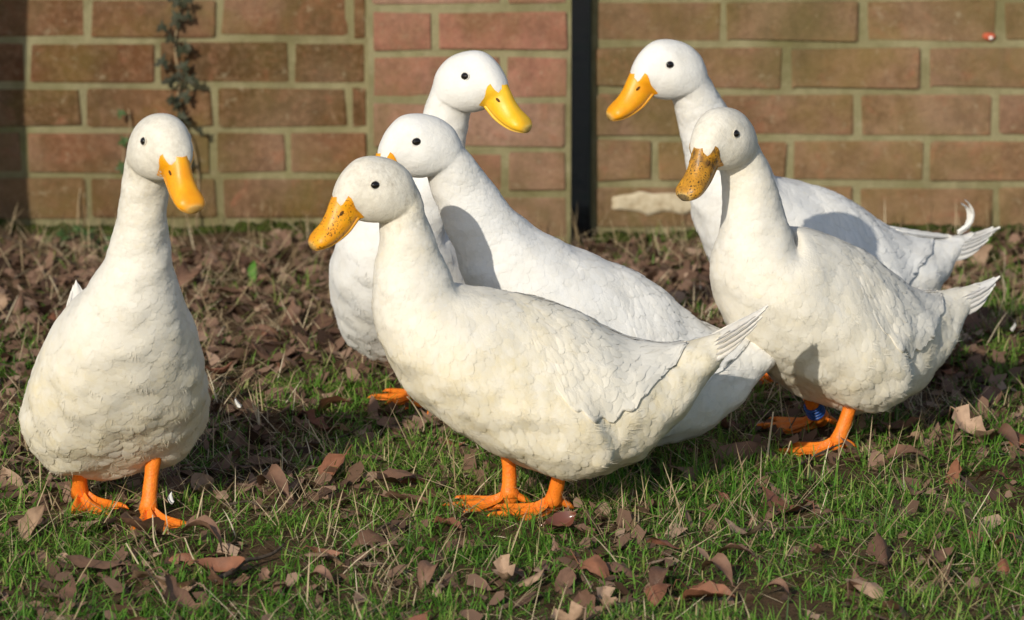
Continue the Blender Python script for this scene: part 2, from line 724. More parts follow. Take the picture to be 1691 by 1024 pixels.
_b0 = np.array(BILLT[0][0]), np.array(BILLT[0][1])
BILLT = [(tuple(_b0[0] + (np.array(T) - _b0[0]) * .80), tuple(_b0[1] + (np.array(B) - _b0[1]) * (.80 + .04 * k / 7)), w) for k, (T, B, w) in enumerate(BILLT)]

# foot: webbed fan with three toe ridges, a hind toe; toes point +x, sole at z = 0
def foot_mesh():
    NA, NR = 37, 16
    top, bot = [], []
    toes = [(-30, .074), (0, .086), (30, .072)]
    for j in range(NR + 1):
        r = j / NR
        for i in range(NA):
            a = -36 + 72 * i / (NA - 1)
            ridge = max(math.exp(-((a - t[0]) / (5.5 + 7 * (1 - r))) ** 2) for t in toes)
            R = .060 + sum((L - .060) * math.exp(-((a - t) / 6.5) ** 2) for t, L in toes)
            if abs(a) > 33:
                R -= .006 * (abs(a) - 33) / 3
            rr_ = .006 + (R - .006) * r
            aa = rad(a) * (1.0 if r > .25 else .5 + 2 * r)
            z = .0035 + .0072 * ridge * (1 - .55 * r) + .012 * math.exp(-(r / .22) ** 2) + .0012 * math.sin(a * 1.9) * (1 - ridge) * r
            if r > .97:
                z = .002
            top.append((rr_ * math.cos(aa) - .006, rr_ * math.sin(aa), z))
            bot.append((rr_ * math.cos(aa) - .006, rr_ * math.sin(aa), 0))
    n = len(top)
    V = top + bot
    F = []
    for j in range(NR):
        for i in range(NA - 1):
            q = (j * NA + i, (j + 1) * NA + i, (j + 1) * NA + i + 1, j * NA + i + 1)
            F.append(q)
            F.append(tuple(n + k for k in q[::-1]))
    border = [i for i in range(NA)][::-1] + [j * NA for j in range(1, NR + 1)] + [NR * NA + i for i in range(1, NA)] + [j * NA + NA - 1 for j in range(NR - 1, 0, -1)]
    for a, b in zip(border, border[1:] + border[:1]):
        F.append((a, b, n + b, n + a))
    h = tube_rings([(.002, 0, .016), (-.010, .002, .013), (-.020, .004, .008), (-.027, .005, .004)], [.008, .0055, .0045, .002], 8)
    ank = ellipsoid((-.002, 0, .013), np.eye(3), (.0125, .011, .0135), 12, 8)
    cl = []
    for t, L in toes:
        c, s_ = math.cos(rad(t)), math.sin(rad(t))
        cl.append(tube_rings([((L - .010) * c, (L - .010) * s_, .0045), ((L - .003) * c, (L - .003) * s_, .004), ((L + .003) * c, (L + .003) * s_, .001)], [.0032, .0025, .0006], 6))
    return merge((V, F), h, ank, *cl)


fv, ff = foot_mesh()
FOOT = mesh_np('webbed_foot', fv, ff)
FOOT.materials.append(M['leg'])


def feather_grid(L, Wd, nl=14, nw=6, camber=.10, bend=0.0, tipr=.75, curl=0.0):
    """flat feather along +x, width along y, real thickness, raised shaft"""
    V, F = [], []
    rows = []
    for side in (1, -1):
        for i in range(nl + 1):
            u = i / nl
            w = Wd * (min(1, (u / .18)) ** .6 * .55 + .45 * min(1, u / .4)) if u < .4 else Wd
            if u > tipr:
                w *= max(0.0, 1 - ((u - tipr) / (1.0 - tipr + 1e-4)) ** 2) * .97 + .03
            if curl:
                R_ = L / curl
                ang = curl * max(0, u - .25) ** 1.5 * 1.4
                x = L * min(u, .25) + (R_ * math.sin(ang) if u > .25 else 0)
                z = R_ * (1 - math.cos(ang)) if u > .25 else 0
            else:
                x, z = L * u, bend * L * u * u
            for j in range(nw + 1):
                v = -1 + 2 * j / nw
                sh = .0012 * math.exp(-(v / .22) ** 2) * (1 - .7 * u)
                V.append((x, w * v, z - camber * Wd * v * v * 2 + side * (.0005 + (sh if side > 0 else 0)) + .0004 * math.sin(u * 40 + v * 5)))
    nn = (nl + 1) * (nw + 1)
    for i in range(nl):
        for j in range(nw):
            q = (i * (nw + 1) + j, (i + 1) * (nw + 1) + j, (i + 1) * (nw + 1) + j + 1, i * (nw + 1) + j + 1)
            F.append(q)
            F.append(tuple(nn + k for k in q[::-1]))
    bd = [j for j in range(nw + 1)][::-1] + [i * (nw + 1) for i in range(1, nl + 1)] + [nl * (nw + 1) + j for j in range(1, nw + 1)] + [i * (nw + 1) + nw for i in range(nl - 1, 0, -1)]
    for a, b in zip(bd, bd[1:] + bd[:1]):
        F.append((a, b, nn + b, nn + a))
    return np.array(V), F


def frame(x, up):
    x = np.asarray(x, float)
    x = x / np.linalg.norm(x)
    y = np.cross(up, x)
    y /= np.linalg.norm(y)
    return np.stack([x, y, np.cross(x, y)])


def grid_sample(G, x, y, wrap):
    x = np.clip(x, 0, G.shape[0] - 1.001)
    i = np.floor(x).astype(int)
    fx = (x - i)[..., None]
    nj = G.shape[1]
    if not wrap:
        y = np.clip(y, 0, nj - 1.001)
    j = np.floor(y).astype(int)
    fy = (y - j)[..., None]
    j0, j1 = (j % nj, (j + 1) % nj) if wrap else (j, j + 1)
    return (G[i, j0] * (1 - fy) + G[i, j1] * fy) * (1 - fx) + (G[i + 1, j0] * (1 - fy) + G[i + 1, j1] * fy) * fx


def feather_scales(G, NG, xi, yj, ln, hw, h, wrap, r_, skew=0.0):
    """many small overlapping feathers laid on the surface grid G (normals NG): rounded vane, free rim a hair above"""
    n = len(xi)
    dx = np.linalg.norm(grid_sample(G, xi - .5, yj, wrap) - grid_sample(G, xi + .5, yj, wrap), axis=1) + 1e-5
    dy = np.linalg.norm(grid_sample(G, xi, yj - .5, wrap) - grid_sample(G, xi, yj + .5, wrap), axis=1) + 1e-5
    yaw = r_.normal(skew, .16, n)
    hr = r_.uniform(.4, 1.3, n) * h
    prof = [(0.0, .45, -1.2), (.35, 1.0, .45), (.72, .92, .9), (.97, .40, 1.0)]
    V_ = []
    for u, w, z in prof:
        for k in (-1, 0, 1):
            lx = ln * (u - .05 * abs(k) * u)
            ly = k * hw * w + yaw * lx
            X, Y = xi - lx / dx, yj + ly / dy
            p = grid_sample(G, X, Y, wrap)
            nn = grid_sample(NG, X, Y, wrap)
            nn /= (np.linalg.norm(nn, axis=1, keepdims=True) + 1e-9)
            V_.append(p + nn * (hr * z * (1 if k == 0 or z < 0 else .8))[:, None])
    V_ = np.stack(V_, 1)
    o = np.arange(n)[:, None] * 12
    q = []
    for k in range(3):
        a = 3 * k
        q += [[a, a + 1, a + 4, a + 3], [a + 1, a + 2, a + 5, a + 4]]
    F_ = np.concatenate([o + np.array([r]) for r in q], 0)
    return V_, F_


def build_duck(cfg):
    P = on_ground(*cfg['at'])
    P[2] = 0
    psi = rad(cfg['psi'])
    fw = np.array([math.cos(psi), math.sin(psi), 0])
    lf = np.array([-math.sin(psi), math.cos(psi), 0])
    up = np.array([0, 0, 1.0])
    root = empty('duck', tuple(P), cfg['label'], 'duck', 'white ducks by the brick wall')
    tilt, sl, sw, sh = rad(cfg.get('tilt', 0)), cfg.get('sl', 1), cfg.get('sw', 1), cfg.get('sh', 1)
    lift = cfg.get('lift', 0)
    off = cfg.get('off', 0)
    mat_n = cfg.get('mat', 'plumage')
    mat = M[mat_n]

    def loc2w(a, z, l=0.0):
        a, z = a * sl, z * sh
        ca, sa = math.cos(tilt), math.sin(tilt)
        pz = .18
        a2 = a * ca - (z - pz) * sa
        z2 = pz + a * sa + (z - pz) * ca
        return P + fw * (a2 + off) + up * (z2 + lift) + lf * l

    keys = []
    for i_, (T, B, w) in enumerate(TEMPLATE[:cfg.get('nbody', 14)]):
        dz = cfg.get('taildrop', 0) * max(0, (4.5 - i_) / 4.5) ** 1.5
        t_, b_ = loc2w(T[0], T[1] - dz), loc2w(B[0], B[1] - dz * .8)
        keys.append(np.concatenate([(t_ + b_) / 2, (t_ - b_) / 2, lf * w * sw]))
    nb = len(keys)
    # head matrix
    hp = rad(cfg['hpsi'])
    hf = np.array([math.cos(hp), math.sin(hp), 0])
    hl = np.array([-math.sin(hp), math.cos(hp), 0])
    pt = rad(cfg.get('hpitch', 0))
    rl = rad(cfg.get('hroll', 0))
    hx = hf * math.cos(pt) + up * math.sin(pt)
    hz = -hf * math.sin(pt) + up * math.cos(pt)
    hy = hl * math.cos(rl) + hz * math.sin(rl)
    hz = -hl * math.sin(rl) + hz * math.cos(rl)
    frontal = cfg.get('frontal', False)
    hpx = cfg['head']
    HC = on_plane_y(hpx[0], hpx[1], P[1] + cfg['hY']) if 'hY' in cfg else on_plane(hpx[0], hpx[1], P + fw * off, lf)
    hs = cfg.get('hs', 1.0) * .001

    def head(a, z, l=0.0):
        return HC + hx * a * hs + hz * z * hs + hy * l * hs

    # neck centres and radii from edge pixels
    cs, rs = [], []
    for e in cfg['neck']:
        mx_, my_ = (e[0] + e[2]) / 2, (e[1] + e[3]) / 2
        c = on_plane_y(mx_, my_, P[1] + e[4]) if len(e) > 4 else on_plane(mx_, my_, P + fw * off, lf)
        cs.append(c)
        rs.append(.5 * math.hypot(e[0] - e[2], e[1] - e[3]) * depth_of(c) / FPX)
    hkeys = []
    for T, B, w in HEADT:
        t_, b_ = head(*T), head(*B)
        hkeys.append(np.concatenate([(t_ + b_) / 2, (t_ - b_) / 2, hy * w * hs]))
    allc = [keys[-1][:3]] + cs + [hkeys[0][:3]]
    for i in range(len(cs)):
        tan = allc[i + 2] - allc[i]
        tan /= np.linalg.norm(tan)
        k = (i + 1) / (len(cs) + 1)
        s_ = lf * (1 - k) + hy * k
        s_ = s_ - tan * np.dot(s_, tan)
        s_ /= np.linalg.norm(s_)
        u_ = np.cross(tan, s_)
        if np.dot(u_, keys[-1][3:6]) < 0:
            u_ = -u_
        wid = rs[i] * cfg.get('neckw', .93)
        uf = cfg['neck'][i][5] if len(cfg['neck'][i]) > 5 else 1.0
        keys.append(np.concatenate([cs[i], u_ * rs[i] * uf, s_ * wid]))
    keys += hkeys
    PER, SEG = 7, 64
    A = crom(keys, PER)
    nr = len(A)

    def surf(s, t):
        """s station float, t angle from the back line (left positive)"""
        x = min(max(s * PER, 0), nr - 1.001)
        i = int(x)
        a = A[i] + (A[i + 1] - A[i]) * (x - i)
        k = -.13 * max(0, min(1, (nb - s) / 3))
        ct, st = math.cos(t), math.sin(t)
        return a[:3] + a[3:6] * ct + a[6:9] * st * (1 + k * ct), a[:3]

    th = np.arange(SEG) * 2 * math.pi / SEG
    ct, st = np.cos(th)[None, :, None], np.sin(th)[None, :, None]
    sfl = np.arange(nr) / PER
    kk = (-.13 * np.clip((nb - sfl) / 3, 0, 1))[:, None, None]
    V = A[:, None, :3] + A[:, None, 3:6] * ct + A[:, None, 6:9] * st * (1 + kk * ct)
    Dn = V - A[:, None, :3]
    Dn /= (np.linalg.norm(Dn, axis=2, keepdims=True) + 1e-9)
    # thigh and flank feathering swell the lower side round each leg
    legs = []
    for sgn, lg in zip((1, -1), cfg['legs']):
        fp = on_ground(lg['px'][0], lg['px'][1], 0.0)
        fp[2] = float(gz(fp[0], fp[1]))
        tp = loc2w(lg.get('a', .02), .115, sgn * .050)
        legs.append((fp, tp, lg))
        q = loc2w(lg.get('a', .02) - .015, .12, sgn * .078)
        d = np.linalg.norm((V - q) / np.array([1, 1, .9]), axis=2)
        V += Dn * (.014 * np.exp(-(d / .055) ** 2))[:, :, None]
    # flank pad: the thigh feathers lie over the hind body with a clear rear edge
    tdeg = np.minimum(th, 2 * math.pi - th)[None, :] * 180 / math.pi
    s_e = 5.9 + ((tdeg - 118) / 32) ** 2 * .9
    pad = sstep(-.05, .28, sfl[:, None] - s_e) * (1 - sstep(7.0, 10.0, sfl))[:, None] * sstep(78, 104, tdeg) * (1 - sstep(150, 172, tdeg))
    V += Dn * (.0105 * pad)[:, :, None]
    # even out the fold where neck meets back, and the whole neck a little
    wgt = .5 * (sstep(nb - 7.5, nb - 4, sfl) * (1 - sstep(nb + len(cs) - 1, nb + len(cs) + .3, sfl)))[:, None, None]
    for _ in range(190):
        V[1:-1] += wgt[1:-1] * ((V[:-2] + V[2:]) / 2 - V[1:-1])
    # eye sockets and brows
    for sgn in (1, -1):
        for a_, z_, dep, rr0 in ((17, 10, -.0018, .010), (12, 21, .0016, .010), (33, 13, -.0016, .011), (8, -12, .0020, .020)):
            e_ = head(a_, z_, sgn * 33)
            d = np.linalg.norm(V - e_, axis=2)
            V += Dn * (dep * np.exp(-(d / rr0) ** 2))[:, :, None]
    # plumage relief: soft lumps everywhere, more on flank and belly, none on the face
    amp = (1 - .80 * sstep(nb + len(cs) - 1, nb + len(cs) + 1.5, sfl))
    seed = cfg['seed']
    zz = V[:, :, 2]
    low = sstep(.30, .12, zz)
    for i in range(nr):
        if amp[i] < .02:
            continue
        for j in range(SEG):
            p = V[i, j] - P
            a_, l_, z_ = np.dot(p, fw), np.dot(p, lf), p[2]
            q = Vector((a_ * 22 + seed, l_ * 30, z_ * 34))
            n1 = mnoise.noise(q)
            n2 = mnoise.noise(q * 2.7)
            n3 = mnoise.noise(Vector((a_ * 60 + seed, l_ * 120, z_ * 150)))
            V[i, j] += Dn[i, j] * amp[i] * ((.0030 + .0030 * low[i, j]) * n1 + (.0009 + .0009 * low[i, j]) * n2 + (.0003 + .0005 * low[i, j]) * n3)
    verts = V.reshape(-1, 3)
    ii = np.arange(nr * SEG).reshape(nr, SEG)
    q = np.stack([ii[:-1], np.roll(ii[:-1], -1, 1), np.roll(ii[1:], -1, 1), ii[1:]], -1).reshape(-1, 4)
    faces = [tuple(r) for r in q]
    ve = np.vstack([verts, A[0, :3], A[-1, :3] + hx * .002])
    n0 = nr * SEG
    for j in range(SEG):
        j2 = (j + 1) % SEG
        faces.append((n0, j2, j))
        faces.append((n0 + 1, (nr - 1) * SEG + j, (nr - 1) * SEG + j2))
    zl = ve[:, 2]
    s_all = np.concatenate([np.repeat(sfl, SEG), [0, sfl[-1]]])
    nz = vnoise(ve[:, 0] * 1.0 + ve[:, 1], zl, 22, seed)
    stain = np.clip(cfg.get('stain', .6) * sstep(.33, .10, zl) * (.45 + .9 * nz) + cfg.get('stain0', .12), 0, 1)
    stain *= 1 - .6 * sstep(nb, nb + 3, s_all)
    stain += .30 * np.exp(-((s_all - (nb + len(cs) + .6)) / .8) ** 2) * nz + .22 * sstep(nb + 2, nb + 4, s_all)  # band at the head-neck join puts cheek fold shade into the colour
    stain = np.clip(stain, 0, 1)
    grime = np.clip(cfg.get('grime', .25) * (sstep(.13, .075, zl) * .9 + sstep(2.2, .3, s_all) * .35 + 1.0 * sstep(nb + 3, nb + 7, s_all)) * (.3 + nz) + cfg.get('grime', .25) * 1.1 * np.exp(-((s_all - (nb + len(cs) + .7)) / .45) ** 2) * nz, 0, 1)  # dirt on belly, rump and head; last term paints shade behind the cheek
    ctr = P

    def add(name, V_, F_, m, parent=None, attrs=None):
        V_ = np.asarray(V_, float) - ctr
        me = mesh_np(name, V_, F_, True, attrs)
        me.materials.append(m)
        o = link(name, me, parent or root)
        return o

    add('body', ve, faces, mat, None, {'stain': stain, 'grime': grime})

    edge_s = np.array([2.3, 2.6, 3.1, 4, 5, 6, 7, 8, 9, 9.8, 10.4])
    edge_t = np.array([5, 26, 46, 64, 84, 96, 90, 72, 48, 20, 8.0])
    # ---- down: fine loose barbs lying back over the body
    ND = 26000
    rs_ = np.random.default_rng(100 + seed)
    si = rs_.uniform(1.2 * PER, (nb + len(cs) + 1.5) * PER, ND)
    tj = rs_.uniform(0, SEG, ND)
    i0 = np.floor(si).astype(int)
    j0 = np.floor(tj).astype(int) % SEG
    fi, fj = (si - i0)[:, None], (tj - np.floor(tj))[:, None]
    j1 = (j0 + 1) % SEG
    pb_ = (V[i0, j0] * (1 - fj) + V[i0, j1] * fj) * (1 - fi) + (V[i0 + 1, j0] * (1 - fj) + V[i0 + 1, j1] * fj) * fi
    gs = V[i0, j0] - V[i0 + 1, j0]
    gs /= (np.linalg.norm(gs, axis=1, keepdims=True) + 1e-9)
    gt = V[i0, j1] - V[i0, j0]
    gt /= (np.linalg.norm(gt, axis=1, keepdims=True) + 1e-9)
    gn = np.cross(gs, gt)
    gn *= np.sign(np.sum(gn * Dn[i0, j0], 1, keepdims=True))
    lowf = sstep(.28, .10, pb_[:, 2])
    neckf = sstep(nb, nb + 4, si / PER)
    keep = (np.linalg.norm(V[i0, j0] - V[i0 + 1, j0], axis=1) > .0022) & ~((si / PER < 9.5) & (si / PER > 2.3) & (np.minimum(tj, SEG - tj) / SEG * 360 < np.interp(si / PER, edge_s, edge_t) + 3))
    ln = ((.009 + .005 * lowf) * (1 - .55 * neckf) * rs_.uniform(.6, 1.3, ND))[:, None]
    wd = (rs_.uniform(.0005, .0011, ND) * (1 - .4 * neckf))[:, None]
    lean = (rs_.uniform(.0, .05, ND) + .025 * lowf)[:, None]
    sidew = rs_.normal(0, .22, ND)[:, None]
    dr = gs + gn * lean + gt * sidew
    b0 = pb_ - gn * .0004
    tri = np.stack([b0 - gt * wd, b0 + gt * wd, b0 + dr * ln], 1)[keep]
    nk = len(tri)
    dst = np.repeat(stain[:-2].reshape(nr, SEG)[i0, j0][keep], 3)
    dgr = np.repeat(grime[:-2].reshape(nr, SEG)[i0, j0][keep], 3)
    dn_o = add('down', tri.reshape(-1, 3), np.arange(nk * 3).reshape(-1, 3), M[mat_n + '_down'], None, {'stain': dst, 'grime': dgr})
    dn_o['kind'] = 'stuff'
    # ---- contour feathers: short on the neck, broad on breast and flank
    NC = 4600
    si = np.concatenate([rs_.uniform(1.6 * PER, nb * PER, int(NC * .62)), rs_.uniform(nb * PER, (nb + len(cs) + .6) * PER, NC - int(NC * .62))])
    tj = rs_.uniform(0, SEG, NC)
    i0 = np.floor(si).astype(int)
    j0 = np.floor(tj).astype(int) % SEG
    gl = np.linalg.norm(V[i0 - 2, j0] - V[i0 + 1, j0], axis=1, keepdims=True)
    sS = si / PER
    nf = sstep(nb - 1.5, nb + 2.5, sS)
    okc = (gl[:, 0] > .006) & ~((sS < 9.0) & (sS > 2.3) & (np.minimum(tj, SEG - tj) / SEG * 360 < np.interp(sS, edge_s, edge_t) - 2))
    fl = (.019 * (1 - nf) + .0085 * nf) * rs_.uniform(.75, 1.25, NC)
    fh = (.0068 * (1 - nf) + .0028 * nf) * rs_.uniform(.8, 1.2, NC)
    fhh = (.00065 + .00075 * sstep(.20, .08, V[i0, j0][:, 2])) * (1 - .4 * nf)
    FV, FF = feather_scales(V, Dn, si[okc], tj[okc], fl[okc], fh[okc] * 1.15, fhh[okc], True, rs_)
    nk = len(FV)
    dst = np.clip(np.repeat(stain[:-2].reshape(nr, SEG)[i0, j0][okc] + rs_.normal(0, .09, nk), 12), 0, 1)
    dgr = np.clip(np.repeat(grime[:-2].reshape(nr, SEG)[i0, j0][okc] + np.abs(rs_.normal(0, .09, nk)), 12), 0, 1)
    cf_o = add('contour_feathers', FV.reshape(-1, 3), FF, M[mat_n + '_down'], None, {'stain': dst, 'grime': dgr})
    cf_o['kind'] = 'stuff'

    def surf_real(s, t):
        x = min(max(s * PER, 0), nr - 1.001)
        i = int(x)
        y = (t / (2 * math.pi) * SEG) % SEG
        j = int(y) % SEG
        j_ = (j + 1) % SEG
        fx, fy = x - i, y - int(y)
        p = (V[i, j] * (1 - fy) + V[i, j_] * fy) * (1 - fx) + (V[i + 1, j] * (1 - fy) + V[i + 1, j_] * fy) * fx
        d = Dn[i, j] * (1 - fy) + Dn[i, j_] * fy
        return p, d / np.linalg.norm(d)

    # ---- wings: folded shells over back and side, feather rows in relief, scalloped free edge
    for sgn in (1, -1):
        NS, NT = 110, 46
        WV = []
        for i in range(NS + 1):
            u = i / NS
            s = 2.32 + (9.7 - 2.32) * u
            tl = np.interp(s, edge_s, edge_t)
            # free feather tips along the lower edge
            tl += 4.2 * abs(math.sin(s * 4.6 + seed)) * (1 if s < 7.5 else max(0, (9 - s) / 1.5)) * min(1, (s - 2.3) * 2)
            for j in range(NT + 3):
                v = min(j / NT, 1.0)
                t = rad(3 + (tl - 3) * v)
                p, d = surf_real(s, sgn * t)
                front = sstep(9.3, 5.6, s)
                base = (-.0016 + .0046 * float(front)) * (float(sstep(0, .10, v)) * .75 + .25) * (.55 + .45 * v) * (.35 + .65 * float(sstep(2.3, 3.2, s)))
                # feather rows: small coverts in front, long secondaries behind
                row = (10.3 - s) * 1.55 + .42 * abs(math.sin(v * math.pi * (3.5 + .4 * s) + (int((10.3 - s) * 1.55) % 2) * 1.57))
                saw = row - math.floor(row)
                amp_ = .00055 * float(front) * (1 if s > 4.4 else .35)
                hgt = amp_ * (saw ** 1.5)
                if s < 6.2:
                    stp = v * 8.5 + .25 * s
                    hgt += .0010 * ((stp - math.floor(stp)) ** 1.3) * float(sstep(6.2, 4.8, s))
                hgt += .0005 * mnoise.noise(Vector((s * 6 + seed, v * 14, sgn)))
                o_ = base + hgt
                if j == NT + 1:
                    o_ = base * .25 - .001
                if j == NT + 2:
                    o_ = -.006
                WV.append(p + d * o_)
        nc = NT + 3
        ii = np.arange((NS + 1) * nc).reshape(NS + 1, nc)
        q = np.stack([ii[:-1, :-1], ii[1:, :-1], ii[1:, 1:], ii[:-1, 1:]], -1).reshape(-1, 4)
        if sgn > 0:
            q = q[:, ::-1]
        WV = np.array(WV)
        wz = vnoise(WV[:, 0] * 1.3 + WV[:, 1], WV[:, 2], 26, seed + 3)
        sarr = np.repeat(np.linspace(0, 1, NS + 1), nc)
        w = add('wing', WV, np.ascontiguousarray(q), mat, None,
                {'stain': np.clip((cfg.get('stain0', .12) + .3 * cfg.get('stain', .6)) * sstep(.25, .85, sarr) + .15 * wz * cfg.get('stain', .6), 0, 1), 'grime': np.clip(cfg.get('grime', .25) * (1.2 * sstep(.35, 0, sarr)) * wz, 0, 1)})
        # coverts in short rows in front, long secondaries behind, each vane free at its tip
        G = WV.reshape(NS + 1, nc, 3)
        wi, wj = [], []
        for i in range(6, NS - 8, 3):
            for j in range(2, NT - 1, 5):
                wi.append(min(NS - 9, max(4, i + int(rs_.integers(-1, 2)))))
                wj.append(min(NT - 2, max(1, j + (2 if (i // 3) % 2 else 0) + int(rs_.integers(-1, 2)))))
        wi, wj = np.array(wi), np.array(wj)
        NG = np.cross(np.gradient(G, axis=0), np.gradient(G, axis=1))
        NG /= (np.linalg.norm(NG, axis=2, keepdims=True) + 1e-12)
        cen = np.array([surf(2.32 + (9.7 - 2.32) * i / NS, sgn * .8)[1] for i in range(NS + 1)])
        NG *= np.sign(np.sum(NG * (G - cen[:, None, :]), 2, keepdims=True))
        uu = wi / NS
        back_ = 1 - sstep(.25, .60, uu)
        nW = len(wi)
        fl = (.018 + .022 * back_ * sstep(0, .18, uu)) * rs_.uniform(.85, 1.15, nW)
        fh = (.0066 + .0006 * back_) * rs_.uniform(.9, 1.1, nW)
        FV, FF = feather_scales(G[:, :NT + 1], NG[:, :NT + 1], wi.astype(float), wj.astype(float), fl, fh, .0009 + .0004 * back_, False, rs_, .08)
        cst = np.repeat(np.clip((cfg.get('stain0', .12) + .3 * cfg.get('stain', .6)) * sstep(.25, .85, uu) + np.abs(rs_.normal(0, .06, nW)), 0, 1), 12)
        cv_ = add('covert_feathers', FV.reshape(-1, 3), FF, M[mat_n + '_down'], w, {'stain': cst, 'grime': np.repeat(np.abs(rs_.normal(0, .05, nW)) + .15 * (1 - sstep(0, .3, uu)), 12)})
        cv_['kind'] = 'stuff'
        # long flight feathers lying over the rump, tips toward the tail
        for k in range(cfg.get('quills', 0)):
            Lf = .105 - .015 * k
            fv_, ff_ = feather_grid(Lf, .0060, 12, 4, .25, .02, .5)
            s0, s1 = 4.2 - .1 * k, 1.9 + .2 * k
            t0, t1 = rad(13 + 9 * k), rad(8 + 13 * k)
            pa, ca = surf(s0, sgn * t0)
            pb, cb = surf(s1, sgn * t1)
            da = (pa - ca) / np.linalg.norm(pa - ca)
            db = (pb - cb) / np.linalg.norm(pb - cb)
            xa = pb + db * .005 - pa - da * .004
            fr = frame(xa, da + db)
            add('flight_feather', fv_ @ fr + pa + da * (.0025 - .0008 * k), ff_, M['quill'], w, {'stain': fv_[:, 0] * 2.0, 'grime': np.clip((fv_[:, 0] / Lf - .55) * 1.2, 0, .5)})

    # ---- tail: a fan of stiff feathers out of the rump
    i_b = int(2.6 * PER)
    tb = A[i_b, :3] + A[i_b, 3:6] * .72
    tdir = A[0, :3] + A[0, 3:6] - tb
    tdir /= np.linalg.norm(tdir)
    tup = rad(cfg.get('tailup', 0))
    nt = cfg.get('ntail', 9)
    for k in range(nt):
        f = (k / (nt - 1)) * 2 - 1
        hor = np.array([tdir[0], tdir[1], 0])
        d0 = tdir * math.cos(tup) + up * math.sin(tup)
        d = d0 * math.cos(f * .06) - lf * math.sin(f * .06) - up * .05 * abs(f)
        L = cfg.get('taill', .122) * (1 - .30 * abs(f) ** 1.3 + .02 * random.uniform(-1, 1))
        fv_, ff_ = feather_grid(L, .0175, 14, 6, .05, .03 + .04 * random.random(), .38)
        fr = frame(d, up + lf * f * .45)
        b = tb + lf * f * .020 - up * (.003 + .010 * f * f)
        add('tail_feather', fv_ @ fr + b, ff_, M['quill'], None, {'stain': np.clip(.25 + .45 * cfg.get('stain', .6) - fv_[:, 0] * 4, .05, 1), 'grime': np.clip((fv_[:, 0] / L - .6) * cfg.get('tgrime', .5) * 1.3, 0, .8)})
    for k in range(cfg.get('curls', 0)):
        fv_, ff_ = feather_grid(.052, .0065, 18, 4, .2, 0, .8, 2.6 - .3 * k)
        fr = frame(tdir * .95 + up * .42 + lf * (.18 * (k - .5)), up)
        add('curled_tail_feather', fv_ @ fr + tb + tdir * .052 + up * (.004 + .003 * k), ff_, M['quill'], None, {'stain': fv_[:, 0] * 0, 'grime': fv_[:, 0] * 2})

    # ---- bill
    hk = crom([np.array([T[0], T[1], B[0], B[1], w]) for T, B, w in HEADT], 12)
    tt_ = np.linspace(0, math.pi, 60)
    mid, hlf = (hk[:, 0:2] + hk[:, 2:4]) / 2, (hk[:, 0:2] - hk[:, 2:4]) / 2
    SA = (mid[:, None, :] + hlf[:, None, :] * np.cos(tt_)[None, :, None]).reshape(-1, 2)
    SLt = (hk[:, 4][:, None] * np.sin(tt_)[None, :]).reshape(-1)

    def cheek(a_, z_):
        d2 = (SA[:, 0] - a_) ** 2 + (SA[:, 1] - z_) ** 2
        k_ = np.argmin(d2)
        return SLt[k_] if d2[k_] < 9 else 0.0

    bm_ = M[cfg['bill']]
    BK = []
    for T, B, w in BILLT:
        t_, b_ = np.array(T, float), np.array(B, float)
        BK.append(np.concatenate([(t_ + b_) / 2, (t_ - b_) / 2, [w]]))
    BA = crom(BK, 6)
    nbk, SB = len(BA), 36
    bv, tipv, darkv = [], [], []
    for i in range(nbk):
        c, u_, w = BA[i, :2], BA[i, 2:4], BA[i, 4]
        f = i / (nbk - 1)
        for j in range(SB):
            t = 2 * math.pi * j / SB
            cu, cw = math.cos(t), math.sin(t)
            # upper mandible: rounded above, flattish below, edges overhang
            au = cu if cu > 0 else cu * .90
            ww = abs(cw) ** .75 * (1 if cw > 0 else -1) * (1 - .20 * max(0, cu) * (1 - f) + .05 * f)
            pt_ = c + u_ * au
            lat = w * ww
            if f < .24:   # feather line: two horns running up beside the brow, notch between
                ang = abs(math.degrees(t) if t <= math.pi else 360 - math.degrees(t))
                k_ = 1 - f / .24
                pt_ = pt_ + k_ * (np.array([-.25, .97]) * 9.0 * math.exp(-((ang - 64) / 26) ** 2) + np.array([.5, -.6]) * 4.0 * math.exp(-(ang / 26) ** 2)
                                  + np.array([-.5, .3]) * 1.5 * math.exp(-((ang - 125) / 25) ** 2))
                ck = cheek(pt_[0], pt_[1]) + .9
                if ang > 30:
                    lat = math.copysign(max(abs(lat), ck * min(1, (ang - 30) / 25)), cw) if ck > 1 else lat
            bv.append(head(pt_[0], pt_[1], lat))
            tipv.append(float(sstep(.80, .98, f)))
            darkv.append(min(1, .85 * float(sstep(.93, .97, f)) * cfg.get('naild', .35) + cfg.get('bdark', 0) * float(sstep(.42, .05, f)) * max(0, .35 + mnoise.noise(Vector((pt_[0] * .16, pt_[1] * .16, lat * .2 + seed))) * 1.6)))
    bf = []
    for i in range(nbk - 1):
        for j in range(SB):
            j2 = (j + 1) % SB
            bf.append((i * SB + j, i * SB + j2, (i + 1) * SB + j2, (i + 1) * SB + j))
    bf.append(tuple((nbk - 1) * SB + j for j in range(SB)))
    bill = add('upper_bill', bv, bf, bm_, None, {'tip': tipv, 'dark': darkv})
    lv, lt = [], []
    for i in range(nbk - 2):
        c, u_, w = BA[i, :2], BA[i, 2:4], BA[i, 4]
        f = i / (nbk - 1)
        cc = c - u_ * .80
        for j in range(20):
            t = 2 * math.pi * j / 20
            pt_ = cc + u_ * math.cos(t) * .24
            lv.append(head(pt_[0] - .3, pt_[1] + .2, w * .74 * math.sin(t)))
            lt.append(.5 * f)
    lf_ = []
